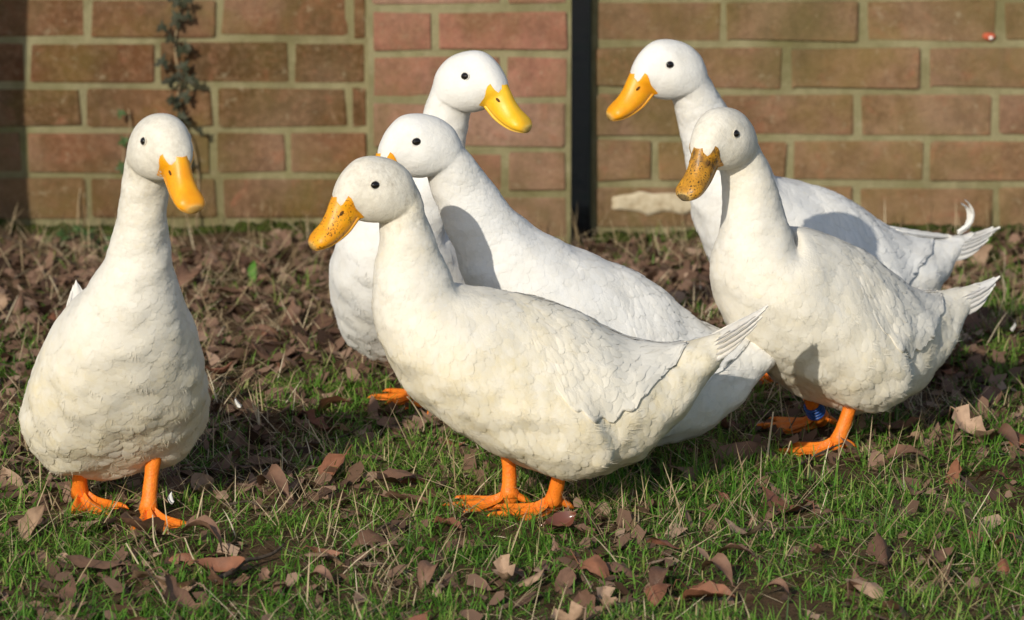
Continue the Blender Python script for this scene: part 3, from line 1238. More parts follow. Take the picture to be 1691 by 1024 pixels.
    for i in range(nbk - 3):
        for j in range(20):
            j2 = (j + 1) % 20
            lf_.append((i * 20 + j, i * 20 + j2, (i + 1) * 20 + j2, (i + 1) * 20 + j))
    lf_.append(tuple((nbk - 3) * 20 + j for j in range(20)))
    lf_.append(tuple(range(20))[::-1])
    add('lower_bill', lv, lf_, bm_, None, {'tip': lt, 'dark': [0] * len(lt)})
    for sgn in (1, -1):
        c = head(56, -25, sgn * 14.4)
        axn = np.stack([hx * .7 - hz * .7, hx * .7 + hz * .7, hy])
        v_, f_ = ellipsoid(c, axn, (.0042, .0020, .0016), 10, 6)
        add('nostril', v_, f_, M['nostril'], bill)
    # ---- eyes, set into the cheek surface
    for sgn in (1, -1):
        target = head(17, 10, sgn * 40)
        cand = V[(nb + len(cs)) * PER:].reshape(-1, 3)
        dd = cand - target
        dd = dd - np.outer(dd @ hy, hy)
        near = ((cand - HC) @ hy) * sgn > .01
        p = cand[np.argmin((dd ** 2).sum(1) + np.where(near, 0, 9))]
        p = head(17, 10) + hy * np.dot(p - head(17, 10), hy)
        nrm = hy * sgn * .93 + hx * .25 + hz * .15
        nrm /= np.linalg.norm(nrm)
        axx = frame(hx, nrm)
        ex = axx[0]
        ey = np.cross(nrm, ex)
        axe = np.stack([ex, ey, nrm])
        v_, f_ = ellipsoid(p - nrm * .0012, axe, (.0064, .0053, .0048), 18, 12)
        eye = add('eye', v_, f_, M['eye'])
        ring = [p - nrm * .0002 + ex * .0068 * math.cos(a) + ey * .0056 * math.sin(a) for a in np.linspace(0, 2 * math.pi, 21)]
        v_, f_ = tube_rings(ring, [.0008] * 21, 7)
        add('eyelid', v_, f_, mat, eye, {'stain': np.full(len(v_), .35), 'grime': np.full(len(v_), .5)})

    # ---- legs and feet
    for (fp, tp, lg), sgn in zip(legs, (1, -1)):
        pts, rr_ = [], []
        for k in range(13):
            u = k / 12
            p = fp * (1 - u) + tp * u + np.array([0, 0, .012 * (1 - u)])
            p = p - fw * .006 * math.sin(u * math.pi)
            ring_ = .0003 * math.sin(u * 55)
            pts.append(p)
            rr_.append(.0098 + ring_ + .0030 * sstep(.16, 0, u) - .0006 * math.sin(u * 3.1) + .005 * sstep(.45, .95, u))
        v_, f_ = tube_rings(pts, rr_, 14)
        leg = add('leg', v_, f_, M['leg'])
        fo = link('webbed_foot', FOOT, leg)
        fo.location = tuple(fp - ctr + np.array([0, 0, .001]))
        fo.rotation_euler = (rad(lg.get('roll', 0)), rad(lg.get('pit', 0)), rad(lg.get('psi', cfg['psi'])))
        fo.scale = (lg.get('fs', 1.0),) * 3
        if 'ring' in lg:
            vs, fs = [], []
            for q_ in range(lg.get('nring', 4)):
                u0 = lg.get('ru', .30) + .038 * q_
                c0 = fp * (1 - u0) + tp * u0 + np.array([0, 0, .012 * (1 - u0)]) - fw * .006 * math.sin(u0 * math.pi)
                ax_ = (tp - fp) / np.linalg.norm(tp - fp)
                fr = frame(ax_, fw)
                cir = [c0 + .0115 * (math.cos(a) * fr[1] + math.sin(a) * fr[2]) for a in np.linspace(0, 2 * math.pi, 25)]
                vs_, fs_ = tube_rings(cir, [.0021] * 25, 8)
                vs, fs = merge((vs, fs), (vs_, fs_))
            r_ = add('leg_ring', vs, fs, M[lg['ring']], leg)
            r_['label'] = 'blue coiled plastic leg ring' if lg['ring'] == 'blue' else 'dark plastic leg ring'
    return root


DUCKS = [
    dict(label='white duck facing the viewer with stretched neck and clean orange bill', at=(197, 857), psi=-75, seed=1, taildrop=-.03,
         tilt=12, sl=.90, sw=1.03, sh=1.0, lift=0.0, off=-.02, head=(264, 240), hY=-.168, hpsi=-60, hpitch=2, frontal=True,
         neck=[(150, 492, 306, 486, -.105, .92), (165, 455, 293, 452, -.108), (178, 420, 284, 420, -.112), (187, 380, 277, 380, -.118), (194, 338, 272, 340, -.130), (203, 306, 270, 310, -.142)],
         bill='bill_orange', stain=1.0, stain0=.12, grime=.35, tailup=18,  # strong belly stain: real discolouring plus ground bounce put into the colour
         legs=[dict(px=(245, 862), psi=-70), dict(px=(133, 840), psi=-60)]),
    dict(label='white duck looking right with yellow bill, standing behind the two overlapping ducks', at=(685, 668), psi=-105, seed=2,
         tilt=8, sl=.90, sw=.98, head=(771, 133), hY=-.13, hpsi=-32, hpitch=6, frontal=True,
         neck=[(590, 385, 752, 372, -.108, .85), (622, 342, 762, 330, -.110, .9), (652, 302, 768, 292, -.112), (678, 257, 772, 250, -.115), (696, 214, 775, 214, -.118)],
         bill='bill_yellow', mat='plumage_bright', stain=.2, stain0=.03, grime=.1,
         legs=[dict(px=(735, 672)), dict(px=(712, 668), psi=183)]),
    dict(label='white duck with cream stained flank and freckled orange bill in front of another duck', at=(878, 850), psi=195, seed=3,
         head=(625, 310), hpsi=205, hpitch=0,
         neck=[(616, 548, 746, 457), (615, 508, 740, 444), (619, 473, 731, 423), (628, 442, 722, 400), (633, 412, 712, 374), (634, 388, 704, 350)],
         bill='bill_freckled', stain=1.25, stain0=.25, grime=.5, tgrime=.9, taill=.130, tailup=1,
         legs=[dict(px=(912, 852), psi=200, a=-.02), dict(px=(840, 838), psi=188, a=.03)]),
    dict(label='white duck leaning its head low behind the freckled-billed duck, its bill mostly hidden', at=(1003, 774), psi=200, seed=4,
         tilt=11, lift=-.010, sl=.98, head=(699, 238), hpsi=197, hpitch=-2,
         neck=[(750, 455, 892, 404), (747, 420, 862, 378), (738, 373, 838, 343), (720, 332, 815, 308), (697, 302, 793, 274)],
         bill='bill_orange', mat='plumage_bright', stain=.3, stain0=.08, grime=.2,
         legs=[dict(px=(1022, 777), psi=195), dict(px=(965, 766), psi=195)]),
    dict(label='white duck with blue leg ring and dark mottled bill', at=(1362, 735), psi=216, seed=5,
         sl=.96, tilt=7, lift=.0, head=(1197, 226), hpsi=232, hpitch=0,
         neck=[(1174, 464, 1328, 414), (1181, 427, 1311, 383), (1194, 382, 1297, 340), (1202, 342, 1288, 308), (1201, 305, 1278, 275)],
         bill='bill_mottled', stain=.5, stain0=.15, grime=.35, naild=.9, bdark=.9, tailup=-2, taildrop=.012,
         legs=[dict(px=(1382, 748), psi=190, a=-.02, fs=1.0), dict(px=(1352, 705), psi=185, ring='blue', a=.03, ru=.10)]),
    dict(label='white drake with curled tail feathers standing next to the tan brick wall', at=(1340, 634), psi=207, seed=6,
         tilt=4, sl=.95, head=(1110, 113), hpsi=202, hpitch=3,
         neck=[(1146, 352, 1282, 262), (1143, 312, 1250, 236), (1138, 272, 1222, 205), (1130, 227, 1204, 178), (1118, 190, 1186, 150)],
         bill='bill_orange', mat='plumage_bright', stain=.2, stain0=.04, grime=.15, curls=2, quills=1, tailup=-3, taildrop=.020,
         legs=[dict(px=(1380, 636), psi=190), dict(px=(1292, 628), psi=190, ring='darkband', nring=2, ru=.35)]),
]
for cfg in DUCKS:
    build_duck(cfg)

# ================================================================ GROUND COVER
FEET = np.array([on_ground(*lg['px'])[:2] for c in DUCKS for lg in c['legs']])
FPSI = np.array([rad(lg.get('psi', c['psi'])) for c in DUCKS for lg in c['legs']])


def greenness(x, y):
    px, py = project(x, y, 0 * x)
    g = .06 + .32 * sstep(470, 640, py) + .62 * sstep(680, 800, py)
    for cx, cy, r, a in ((15, 590, 70, .6), (560, 650, 90, .45), (1655, 540, 90, .8), (560, 730, 130, .35), (330, 560, 60, .3), (1180, 640, 90, .3), (1620, 640, 90, .5), (1100, 400, 60, .12), (1660, 440, 70, .5), (1480, 930, 220, .4), (700, 900, 120, .3)):
        g = g + a * np.exp(-(((px - cx) / r) ** 2 + ((py - cy) / (r * .6)) ** 2))
    patch = sstep(.26, .60, .6 * vnoise(x, y, 7, 21) + .4 * vnoise(x, y, 17, 22))
    return np.clip(g * (.22 + 1.0 * patch), 0, 1)


def scatter(n, dens, x0=-1.75, x1=1.75, y0=4.6, y1=7.74):
    out = []
    tot = 0
    while tot < n:
        x = rng.uniform(x0, x1, n)
        y = rng.uniform(y0, y1, n)
        fade = 1 - .75 * sstep(.95, 1.3, np.abs(x)) - .2 * sstep(5.4, 5.1, y)
        k = rng.uniform(0, 1, n) < dens(x, y) * fade
        out.append(np.stack([x[k], y[k]], 1))
        tot += k.sum()
    p = np.vstack(out)[:n]
    # real ground cover is pressed flat under each foot
    ok = np.ones(len(p), bool)
    for f, a in zip(FEET, FPSI):
        d = p - (f + .03 * np.array([math.cos(a), math.sin(a)]))
        ok &= (d ** 2).sum(1) > .040 ** 2
    return p[ok]


def blades(p, length, width, lean, curve, tint, az=None, z0=-.003, name='grass', mat=None, label=None, cat=None):
    n = len(p)
    az = rng.uniform(0, 2 * math.pi, n) if az is None else az
    d = np.stack([np.cos(az), np.sin(az)], 1)
    s = np.stack([-np.sin(az), np.cos(az)], 1)
    tw = rng.normal(0, .5, n)
    base = np.concatenate([p, (gz(p[:, 0], p[:, 1]) + z0)[:, None]], 1)
    us = [0, .38, .72, 1.0]
    rows = []
    cx, cz = np.zeros(n), np.zeros(n)
    prev = 0
    pts = []
    for i, u in enumerate(us):
        ang = lean + curve * u
        if i:
            du = u - prev
            cx = cx + np.sin(ang) * length * du
            cz = cz + np.cos(ang) * length * du
        prev = u
        pts.append((cx.copy(), cz.copy()))
    V = np.zeros((n, 7, 3))
    wprof = [.8, 1.0, .75]
    for i in range(3):
        c = base + np.concatenate([d * pts[i][0][:, None], pts[i][1][:, None]], 1)
        w3 = np.concatenate([s * np.cos(tw)[:, None], np.sin(tw)[:, None] * .6], 1) * (width * wprof[i])[:, None]
        V[:, 2 * i] = c - w3
        V[:, 2 * i + 1] = c + w3
    V[:, 6] = base + np.concatenate([d * pts[3][0][:, None], pts[3][1][:, None]], 1)
    o = np.arange(n)[:, None] * 7
    F = np.concatenate([o + np.array([[0, 1, 3]]), o + np.array([[0, 3, 2]]), o + np.array([[2, 3, 5]]), o + np.array([[2, 5, 4]]), o + np.array([[4, 5, 6]])], 0)
    me = mesh_np(name, V.reshape(-1, 3), F, True, {'tint': np.repeat(tint, 7)})
    ob = link(name, me, None, mat)
    tag(ob, label, cat, None, 'stuff')
    return ob


# green grass in tufts
tc = scatter(16000, greenness)
reps = rng.integers(5, 15, len(tc))
p = np.repeat(tc, reps, 0) + rng.normal(0, .008, (reps.sum(), 2))
p = p[p[:, 1] < 7.74]
n = len(p)
hv = .65 + .8 * vnoise(p[:, 0], p[:, 1], 5, 31)
blades(p, rng.uniform(.012, .042, n) * hv, rng.uniform(.0005, .0012, n), np.abs(rng.normal(.42, .55, n)), rng.uniform(.1, 2.2, n),
       np.clip(rng.normal(.46, .24, n) + .3 * (vnoise(p[:, 0], p[:, 1], 4, 41) - .5), 0, 1), name='grass', mat=M['grass'],
       label='short green grass growing in patches among dead leaves', cat='grass')


# dry straw lying tangled
def dryness(x, y):
    px, py = project(x, y, 0 * x)
    d = .55 + 0 * px
    for cx, cy, r, a in ((90, 430, 130, .7), (330, 470, 120, .4), (480, 600, 120, .5), (1010, 410, 120, .8), (1000, 850, 110, .9), (600, 750, 80, .4), (1500, 700, 120, .3), (900, 400, 60, .8)):
        d = d + a * np.exp(-(((px - cx) / r) ** 2 + ((py - cy) / (r * .5)) ** 2))
    d = d * (1 - .2 * sstep(780, 900, py))
    return np.clip(d * (.25 + .9 * sstep(.3, .7, vnoise(x, y, 6, 55))), 0, 1)


p = scatter(19000, dryness)
n = len(p)
blades(p, rng.uniform(.02, .085, n), rng.uniform(.0004, .0010, n), rng.uniform(.55, 1.5, n), rng.uniform(-.1, .55, n), np.clip(rng.normal(.42, .27, n), 0, 1), z0=.001,
       name='dry_grass', mat=M['straw'], label='pale dry straw and dead grass stalks tangled over the ground', cat='straw')
# upright dead stalks at the wall foot
x = rng.uniform(-1.6, 1.6, 420)
y = np.where(x < XL, Y_LEFT, np.where(x < XR, Y_PIER, Y_RIGHT)) - np.abs(rng.normal(.02, .06, 420)) - .008
p = np.stack([x, y], 1)
n = len(p)
blades(p, rng.uniform(.03, .09, n), rng.uniform(.0006, .0012, n), rng.uniform(0, .5, n), rng.uniform(0, .5, n), np.clip(rng.normal(.35, .25, n), 0, 1), az=rng.uniform(math.pi, 2 * math.pi, n),
       name='wall_foot_grass', mat=M['straw'], label='withered upright grass stalks along the foot of the brick wall', cat='grass')


# crumbled leaf litter
def litter_d(x, y):
    px, py = project(x, y, 0 * x)
    d = .9 - .62 * sstep(690, 830, py)
    return np.clip(d * (.3 + .9 * sstep(.3, .65, vnoise(x, y, 8, 77))), 0, 1)


p = scatter(15000, litter_d)
n = len(p)
rr = rng.uniform(.004, .015, n)
az = rng.uniform(0, 2 * math.pi, n)
base = np.concatenate([p, (gz(p[:, 0], p[:, 1]) + rng.uniform(.001, .009, n))[:, None]], 1)
tx, ty = rng.normal(0, .45, n), rng.normal(0, .45, n)
V = np.zeros((n, 6, 3))
for k in range(6):
    a = k * math.pi / 3
    rad_ = rr * rng.uniform(.55, 1.25, n)
    lx, ly = rad_ * math.cos(a) * 1.35, rad_ * math.sin(a) * .8
    X = lx * np.cos(az) - ly * np.sin(az)
    Yy = lx * np.sin(az) + ly * np.cos(az)
    V[:, k, 0] = base[:, 0] + X
    V[:, k, 1] = base[:, 1] + Yy
    V[:, k, 2] = base[:, 2] + X * tx + Yy * ty + rng.normal(0, .0015, n)
V[:, :, 1] = np.minimum(V[:, :, 1], 7.82)
o = np.arange(n)[:, None] * 6
F = np.concatenate([o + np.array([[0, 1, 2]]), o + np.array([[0, 2, 3]]), o + np.array([[0, 3, 5]]), o + np.array([[3, 4, 5]])], 0)
lit = link('leaf_litter', mesh_np('leaf_litter', V.reshape(-1, 3), F, False, {'tint': np.repeat(np.clip(rng.normal(.5, .25, n), 0, 1), 6)}), None, M['litter'])
tag(lit, 'crumbled brown leaf fragments covering the soil', 'leaf litter', None, 'stuff')


# ---- fallen leaves, each its own thing
def leaf_mesh(seed, L=.052, ratio=.52, lobes=0):
    r = random.Random(seed)
    NL, NW = 8, 4
    bend, fold, tw = r.uniform(-1.6, 2.6), r.uniform(.0, 1.5), r.uniform(-1.3, 1.3)
    V, F = [], []
    for i in range(NL + 1):
        u = i / NL
        w = ratio * L * .5 * (math.sin(math.pi * min(1, u ** .8 * .985 + .01)) ** .75)
        if lobes:
            w *= 1 + .28 * math.sin(u * lobes * 2 * math.pi)
        w *= r.uniform(.88, 1.1)
        for j in range(NW + 1):
            v = -1 + 2 * j / NW
            x = L * (u - .5)
            z = bend * L * (u - .5) ** 2 + fold * abs(v) * w * .7 + tw * v * w * (u - .5) + r.uniform(-.0012, .0012)
            V.append((x + r.uniform(-.001, .001), v * w, z))
    for i in range(NL):
        for j in range(NW):
            F.append((i * (NW + 1) + j, (i + 1) * (NW + 1) + j, (i + 1) * (NW + 1) + j + 1, i * (NW + 1) + j + 1))
    zmin = min(v[2] for v in V)
    V = [(a, b, c - zmin) for a, b, c in V]
    st = tube_rings([(-L * .5 + .003, 0, V[2][2]), (-L * .62, .001, V[2][2]), (-L * .75, .003, .001)], [.0008, .0007, .0007], 5)
    V, F = merge((V, F), st)
    me = mesh_np('fallen_leaf', V, F)
    return me


LEAVES = {}
for cn in ('red', 'tan', 'brown'):
    LEAVES[cn] = []
    for k in range(7):
        me = leaf_mesh(k + 3 + len(cn) * 7, lobes=(3 if k % 4 == 0 else 0), ratio=.42 + .04 * (k % 5))
        me.materials.append(M['leaf_' + cn])
        LEAVES[cn].append(me)
PXL = [(160, 955, 1.3), (60, 895, 1.2), (640, 815, 1.0), (660, 812, .9), (540, 838, .8), (1170, 990, 1.15), (1085, 985, 1.0), (1425, 985, 1.1), (1460, 935, 1.0), (1590, 700, 1.5), (1610, 730, 1.4),
       (1500, 775, 1.1), (1230, 900, .9), (1095, 925, .8), (280, 985, 1.3), (230, 900, 1.2), (330, 925, 1.1), (365, 965, 1.1), (835, 970, 1.0), (620, 775, .8), (1215, 770, 1.3), (1250, 760, 1.0),
       (530, 545, 1.0), (600, 560, .9), (480, 530, .9), (430, 560, .9), (300, 420, .9), (1560, 940, .9), (1640, 670, 1.0), (1480, 720, 1.0), (300, 1010, 1.3), (1350, 930, .8), (980, 960, .9), (110, 990, 1.1), (365, 630, .8)]
lp = scatter(262, lambda x, y: .25 + .75 * sstep(.35, .6, vnoise(x, y, 5, 91)), -1.0, 1.0, 5.35, 7.66)
spots = [(*on_ground(a, b)[:2], c_) for a, b, c_ in PXL] + [(q[0], q[1], rng.uniform(.5, 1.25)) for q in lp]
LN = {'red': 'rusty red-brown', 'tan': 'pale tan', 'brown': 'dull dark brown'}
for k, (x, y, s_) in enumerate(spots[:296]):
    cn = ('brown', 'tan', 'brown', 'red', 'brown')[int(rng.integers(0, 5))]
    o = link('fallen_leaf', LEAVES[cn][int(rng.integers(0, 7))])
    s_ *= 1.12
    o.location = (x, y, float(gz(x, y)) + (.004 if k > 34 else .011))
    flip = math.pi if rng.random() < .3 else 0
    o.rotation_euler = (rng.normal(.0, .28) + flip, rng.normal(0, .28), rng.uniform(0, 6.28))
    if flip:
        o.location.z += .012
    o.scale = (s_,) * 3
    size = 'large' if s_ > 1.1 else ('small' if s_ < .8 else 'medium sized')
    tag(o, '%s %s withered leaf fallen on the ground' % (size, LN[cn]), 'leaf', 'fallen %s %s leaves' % (size, LN[cn]))

# one fresh green leaf, one glossy red-brown leaf, shed feathers
gl = leaf_mesh(77, .034, .5)
gl.materials.append(M['green_leaf'])
q = on_ground(415, 462)
o = link('green_leaf', gl, None, None, (q[0], q[1], float(gz(q[0], q[1])) + .014))
o.rotation_euler = (rad(20), rad(-70), rad(95))
tag(o, 'single fresh green oval leaf standing among brown litter', 'leaf')
m_ = N('glossy_leaf')
M['glossy'] = m_.done((.14, .05, .03), .12, .6)
gl = leaf_mesh(5, .045, .6)
gl.materials.append(M['glossy'])
q = on_ground(925, 890)
o = link('glossy_leaf', gl, None, None, (q[0], q[1], float(gz(q[0], q[1])) + .012))
o.rotation_euler = (rad(25), rad(-10), rad(30))
tag(o, 'wet shiny red-brown leaf on the grass below the freckled-billed duck', 'leaf')
for px, lab in (((287, 856), 'tiny white shed feather beside the orange foot of the forward-facing duck'), ((400, 702), 'small white shed feather lying in the shade of a duck'),
                ((1668, 572), 'small white shed feather on bright grass near the mottled-billed duck tail')):
    fv_, ff_ = feather_grid(.013, .0045, 8, 4, .3, .5, .5)
    q = on_ground(*px)
    me = mesh_np('shed_feather', fv_, ff_, True, {'stain': fv_[:, 0] * 0, 'grime': fv_[:, 0] * 0})
    me.materials.append(M['quill'])
    o = link('shed_feather', me, None, None, (q[0], q[1], float(gz(q[0], q[1])) + .018))
    o.rotation_euler = (.4, -.5, random.uniform(0, 6))
    tag(o, lab, 'feather')


# ---- single stalks and twigs one can pick out
def stalk(name, pts, r0, r1, mat, label, cat, group=None):
    P_ = crom(np.array(pts), 5)
    c = P_[0].copy()
    v, f = tube_rings(P_ - c, list(np.linspace(r0, r1, len(P_))), 6)
    me = mesh_np(name, v, f, True, {'tint': np.full(len(v), .85)})
    me.materials.append(mat)
    o = link(name, me, None, None, tuple(c))
    return tag(o, label, cat, group)


def up_stalk(b, tops, dy, r, mat, label, name='dry_stalk', cat='stalk'):
    g = on_ground(*b)
    g[2] = float(gz(g[0], g[1])) - .002
    pts = [g]
    for i, t in enumerate(tops):
        pts.append(on_plane_y(t[0], t[1], g[1] + dy * (i + 1) / len(tops)))
    return stalk(name, pts, r, r * .6, mat, label, cat)


up_stalk((1264, 776), [(1270, 730), (1277, 680)], .02, .0019, M['straw'], 'straight pale stalk standing upright between two ducks')
up_stalk((1203, 725), [(1210, 660), (1216, 600), (1208, 575)], .02, .0010, M['straw'], 'thin bent stalk rising past the freckled-billed duck tail')
up_stalk((1297, 715), [(1325, 670), (1350, 620), (1361, 602)], -.03, .0011, M['twig'], 'thin dark twig leaning over the belly of the ringed duck', 'twig', 'twig')
up_stalk((127, 372), [(130, 330), (137, 278), (124, 248)], .05, .0014, M['stem'], 'dry kinked stalk standing against the brown brick wall')
up_stalk((268, 925), [(255, 895), (252, 850)], .01, .0013, M['straw'], 'pale stalk standing before the forward-facing duck foot')
up_stalk((238, 950), [(225, 925), (208, 897)], .01, .0014, M['straw'], 'pale broken stalk leaning below the forward-facing duck')
up_stalk((335, 952), [(318, 920), (305, 888)], .01, .0012, M['straw'], 'slanting pale stalk over a large brown leaf')
up_stalk((1290, 760), [(1300, 745), (1306, 728)], .0, .0013, M['straw'], 'short pale stub beside the ringed duck near foot')
up_stalk((695, 725), [(700, 700), (683, 668), (672, 655)], -.02, .0011, M['straw'], 'thin arched stalk touching the freckled-billed duck breast')


def ground_twig(a, b, r, label, sag_=.008):
    p0, p1 = on_ground(*a), on_ground(*b)
    pts = []
    for u in np.linspace(0, 1, 6):
        p = p0 * (1 - u) + p1 * u
        p[0] += random.uniform(-.006, .006)
        p[1] += random.uniform(-.012, .012)
        p[2] = float(gz(p[0], p[1])) + .010 + random.uniform(0, .006)
        pts.append(p)
    return stalk('twig', pts, r, r * .5, M['twig'], label, 'twig')


ground_twig((352, 978), (475, 920), .0035, 'thick dark twig lying slanted on the grass below the forward-facing duck')
ground_twig((1210, 885), (1440, 882), .0022, 'long thin dark twig lying level across the green grass')
ground_twig((1270, 800), (1420, 740), .0018, 'slim twig lying by the ringed duck feet')
ground_twig((365, 860), (455, 858), .0022, 'grey twig lying on the grass near a white feather')
ground_twig((620, 905), (700, 870), .0016, 'short thin twig on the grass left of the freckled-billed duck feet')
ground_twig((480, 760), (600, 722), .0020, 'pale brown twig lying in the edge of a duck shadow')
ground_twig((0, 395), (150, 455), .0016, 'long dry stem lying on the litter by the brown wall')

# ---- ivy on the brown wall
IV = on_plane_y(293, 180, Y_LEFT - .015)
ivy = empty('ivy_vine', tuple(IV), 'dark ivy vine with lobed leaves hanging down the brown brick wall', 'ivy')


def ivy_leaf_mesh(seed):
    r = random.Random(seed)
    out = [(0, 0), (.30, -.32), (.62, -.20), (.42, .10), (.50, .42), (.20, .38), (0, 1.0), (-.20, .38), (-.50, .42), (-.42, .10), (-.62, -.20), (-.30, -.32)]
    V = [(0, .15, 0)] + [(x * r.uniform(.9, 1.1), y * r.uniform(.9, 1.1), -.30 * abs(x) + r.uniform(-.04, .04) - .12 * max(0, y - .3)) for x, y in out]
    F = [(0, i, i + 1) for i in range(1, 12)] + [(0, 12, 1)]
    n = len(V)
    V += [(x, y, z - .04) for x, y, z in V]
    F += [tuple(n + k for k in f[::-1]) for f in F[:12]]
    for i in range(1, 13):
        j = i + 1 if i < 12 else 1
        F.append((i, n + i, n + j, j))
    me = mesh_np('ivy_leaf', np.array(V) * .0185, F, False)
    return me


ILV = [ivy_leaf_mesh(k) for k in range(4)]
for me in ILV:
    me.materials.append(M['ivy'])
ILG = [ivy_leaf_mesh(k + 9) for k in range(2)]
for me in ILG:
    me.materials.append(M['ivy_green'])
stem_px = [(293, -60), (294, -10), (296, 30), (289, 65), (291, 100), (297, 130), (293, 165), (297, 195), (312, 225), (323, 262), (328, 300), (326, 345), (325, 376)]
pts = [on_plane_y(a, b, Y_LEFT - .010 - .006 * math.sin(i * 1.7)) - IV for i, (a, b) in enumerate(stem_px)]
v, f = tube_rings(crom(np.array(pts), 5), [.0016] * (5 * (len(pts) - 1) + 1), 6)
me = mesh_np('stem', v, f)
me.materials.append(M['stem'])
link('stem', me, ivy)
lz = [(755, 20), (735, 5), (790, 12), (750, 80), (795, 80), (740, 105), (685, 125), (720, 175), (770, 225), (785, 205), (685, 272), (770, 290), (755, 325), (740, 345), (820, 350), (790, 345), (710, 355), (725, 425), (775, 415), (735, 440),
      (750, 460), (765, 500), (775, 515), (840, 560), (800, 695), (745, -40), (770, -80), (750, -120)]
for k, (a, b) in enumerate(lz):
    c = on_plane_y(a / 2.56, b / 2.56, Y_LEFT - .022 - .012 * random.random()) - IV
    o = link('ivy_leaf', random.choice(ILV), ivy, None, tuple(c))
    sc_ = random.uniform(.75, 1.15)
    o.scale = (sc_,) * 3
    o.rotation_euler = (rad(-90 + random.uniform(-25, 25)) + math.pi, random.uniform(-.7, .7), random.uniform(-.5, .5))
IV2 = on_plane_y(203, 240, Y_LEFT - .015)
ivy2 = empty('ivy_vine', tuple(IV2), 'thin ivy shoot with a few green leaves low on the brown wall', 'ivy')
pts = [on_plane_y(a, b, Y_LEFT - .010) - IV2 for a, b in ((212, 180), (215, 210), (206, 240), (203, 280), (207, 330), (212, 374))]
v, f = tube_rings(crom(np.array(pts), 4), [.0011] * 21, 6)
me = mesh_np('stem', v, f)
me.materials.append(M['stem'])
link('stem', me, ivy2)
for a, b in ((515, 485), (515, 610), (530, 600), (515, 705), (508, 720)):
    c = on_plane_y(a / 2.56, b / 2.56, Y_LEFT - .022) - IV2
    o = link('ivy_leaf', random.choice(ILG), ivy2, None, tuple(c))
    o.scale = (.75,) * 3
    o.rotation_euler = (rad(90 + random.uniform(-25, 25)), random.uniform(-.7, .7), random.uniform(-.5, .5))
# low leafy weed by the wall
q = on_ground(140, 395)
weed = empty('weed', (q[0], q[1], float(gz(q[0], q[1]))), 'low dark green leafy weed at the foot of the brown wall', 'plant')
for k in range(34):
    a, r_ = random.uniform(0, 6.28), random.uniform(.005, .05)
    o = link('leaf', random.choice(ILG), weed, None, (r_ * math.cos(a) * 1.3, r_ * math.sin(a) * .7, random.uniform(.004, .035)))
    o.rotation_euler = (random.uniform(-.2, 1.0), random.uniform(-.5, .5), random.uniform(0, 6.28))
    o.scale = (random.uniform(.6, 1.1),) * 3

# ---- pale render left on the foot of the tan wall; moss along the wall feet
bm = bmesh.new()
NP_, NQ = 40, 10
pv = []
for i in range(NP_ + 1):
    for j in range(NQ + 1):
        px = 1002 + (1165 - 1002) * i / NP_
        n_ = 8 * vnoise(np.array([px]), np.array([3.0]), .05, 4)[0]
        top_ = 311 + n_ + 14 * (abs(i / NP_ - .5) * 2) ** 4
        bot_ = 356 - 9 * abs(math.sin(px * .05)) - 14 * (abs(i / NP_ - .5) * 2) ** 3 + n_
        w_ = on_plane_y(px, top_ + (bot_ - top_) * j / NQ, Y_RIGHT)
        e_ = min(i, NP_ - i, 3 * j, 3 * (NQ - j)) / 4
        pv.append((w_[0], Y_RIGHT - .0045 * min(1, e_) + .006 * (1 - min(1, e_)) - .0012 * random.random(), w_[2]))
pf = [(i * (NQ + 1) + j, i * (NQ + 1) + j + 1, (i + 1) * (NQ + 1) + j + 1, (i + 1) * (NQ + 1) + j) for i in range(NP_) for j in range(NQ)]
bm.free()
me = mesh_np('render_patch', pv, pf)
me.materials.append(M['render'])
rp = link('render_patch', me, wallR)
rp['label'] = 'pale crumbling render patch'


sp = on_plane_y(1633, 60, Y_RIGHT)
v, f = ellipsoid((sp[0], Y_RIGHT - .001, sp[2]), np.eye(3), (.011, .004, .006), 14, 8)
v = [p_ + np.array([random.uniform(-.001, .001) for _ in range(3)]) for p_ in v]
me = mesh_np('spalled_spot', v, f)
m_ = N('raw_brick_red')
me.materials.append(m_.done((.45, .10, .05), .9, .2))
so = link('spalled_spot', me, wallR)
so['label'] = 'bright red spalled spot'
v, f = ellipsoid((sp[0] + .003, Y_RIGHT - .005, sp[2] - .002), np.eye(3), (.0035, .002, .0028), 10, 6)
me = mesh_np('white_grit', v, f)
m_ = N('white_grit')
me.materials.append(m_.done((.8, .78, .72), .6, .3))
link('white_grit', me, so)


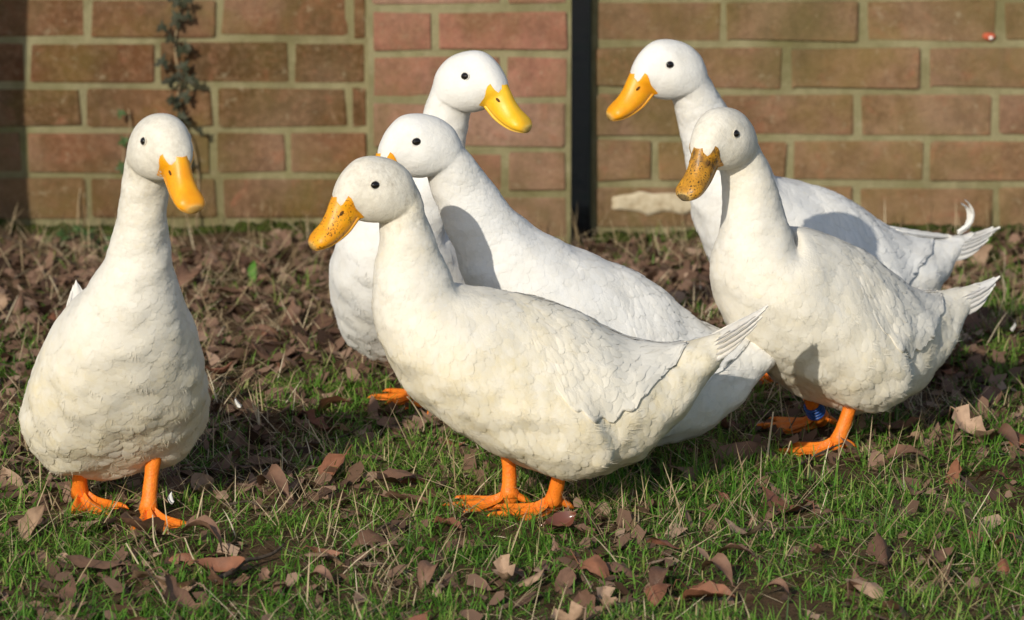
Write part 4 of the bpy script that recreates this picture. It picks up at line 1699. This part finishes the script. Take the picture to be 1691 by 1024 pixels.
def moss_strip(x0, x1, Y, label, hh, n):
    vs, fs = [], []
    for k in range(n):
        x = random.uniform(x0, x1)
        hgt = hh * (.5 + .8 * float(vnoise(np.array([x]), np.array([Y]), 9, 61)[0])) * random.uniform(.5, 1)
        zc = float(gz(x, Y - .02)) + random.uniform(-.006, hgt)
        yy = Y - .004 - (hh - zc) * random.uniform(.1, .6) if zc < hh else Y
        r_ = random.uniform(.004, .010)
        v, f = ellipsoid((x, yy, zc), np.eye(3), (r_ * 1.4, r_ * .8, r_ * .8), 7, 5)
        v = [p + np.array([random.uniform(-.001, .001) for _ in range(3)]) for p in v]
        vs.append(np.array(v))
        fs.append(np.array(f) + k * len(v))
    me = mesh_np('moss', np.vstack(vs), np.vstack(fs))
    me.materials.append(M['moss'])
    o = link('moss', me)
    tag(o, label, 'moss', None, 'stuff')


moss_strip(XG, 1.6, Y_RIGHT, 'dark green moss along the foot of the tan brick wall', .016, 1500)
moss_strip(-1.6, XL, Y_LEFT, 'dark moss and damp growth along the foot of the brown brick wall', .010, 900)

# ---- tree just left of the view; its trunk shades the end of the brown wall
tx0, ty0 = -1.20, 7.30
tree = empty('tree', (tx0, ty0, 0), 'bare winter tree with rough trunk standing close to the brown wall', 'tree')
pts, rr_ = [], []
for k in range(26):
    z = -.1 + k * .13
    pts.append(np.array([.02 * math.sin(z * 3.1) + .012 * math.sin(z * 11), .02 * math.sin(z * 2.3), z]))
    rr_.append((.135 + .05 * math.exp(-max(z, 0) / .12)) * (1 - .13 * z / 3) + .006 * math.sin(z * 17))
v, f = tube_rings(pts, rr_, 22)
v = [p + np.array([p[0], p[1], 0]) * .10 * mnoise.noise(Vector((p[0] * 18, p[1] * 18, p[2] * 4))) for p in v]
me = mesh_np('trunk', v, f)
me.materials.append(M['bark'])
trunk = link('trunk', me, tree)
cv, cf = [], []
for k in range(9):
    a = k * 2.4
    b = np.array([0, 0, 2.2 + .11 * k])
    d = np.array([math.cos(a) * .8 - .25, math.sin(a) * .7, .8])
    lp_ = [b + d * u * 1.3 + np.array([0, 0, .12 * math.sin(u * 5)]) for u in np.linspace(0, 1, 8)]
    V2 = tube_rings(lp_, list(np.linspace(.045, .008, 8)), 8)
    cv, cf = merge((cv, cf), V2)
    for q_ in range(6):
        b2 = lp_[2 + q_ % 6]
        d2 = d + np.array([random.uniform(-.7, .7) for _ in range(3)])
        cv, cf = merge((cv, cf), tube_rings([b2 + d2 * u * .6 for u in np.linspace(0, 1, 5)], list(np.linspace(.010, .002, 5)), 5))
me = mesh_np('crown', cv, cf)
me.materials.append(M['bark'])
link('crown', me, tree)
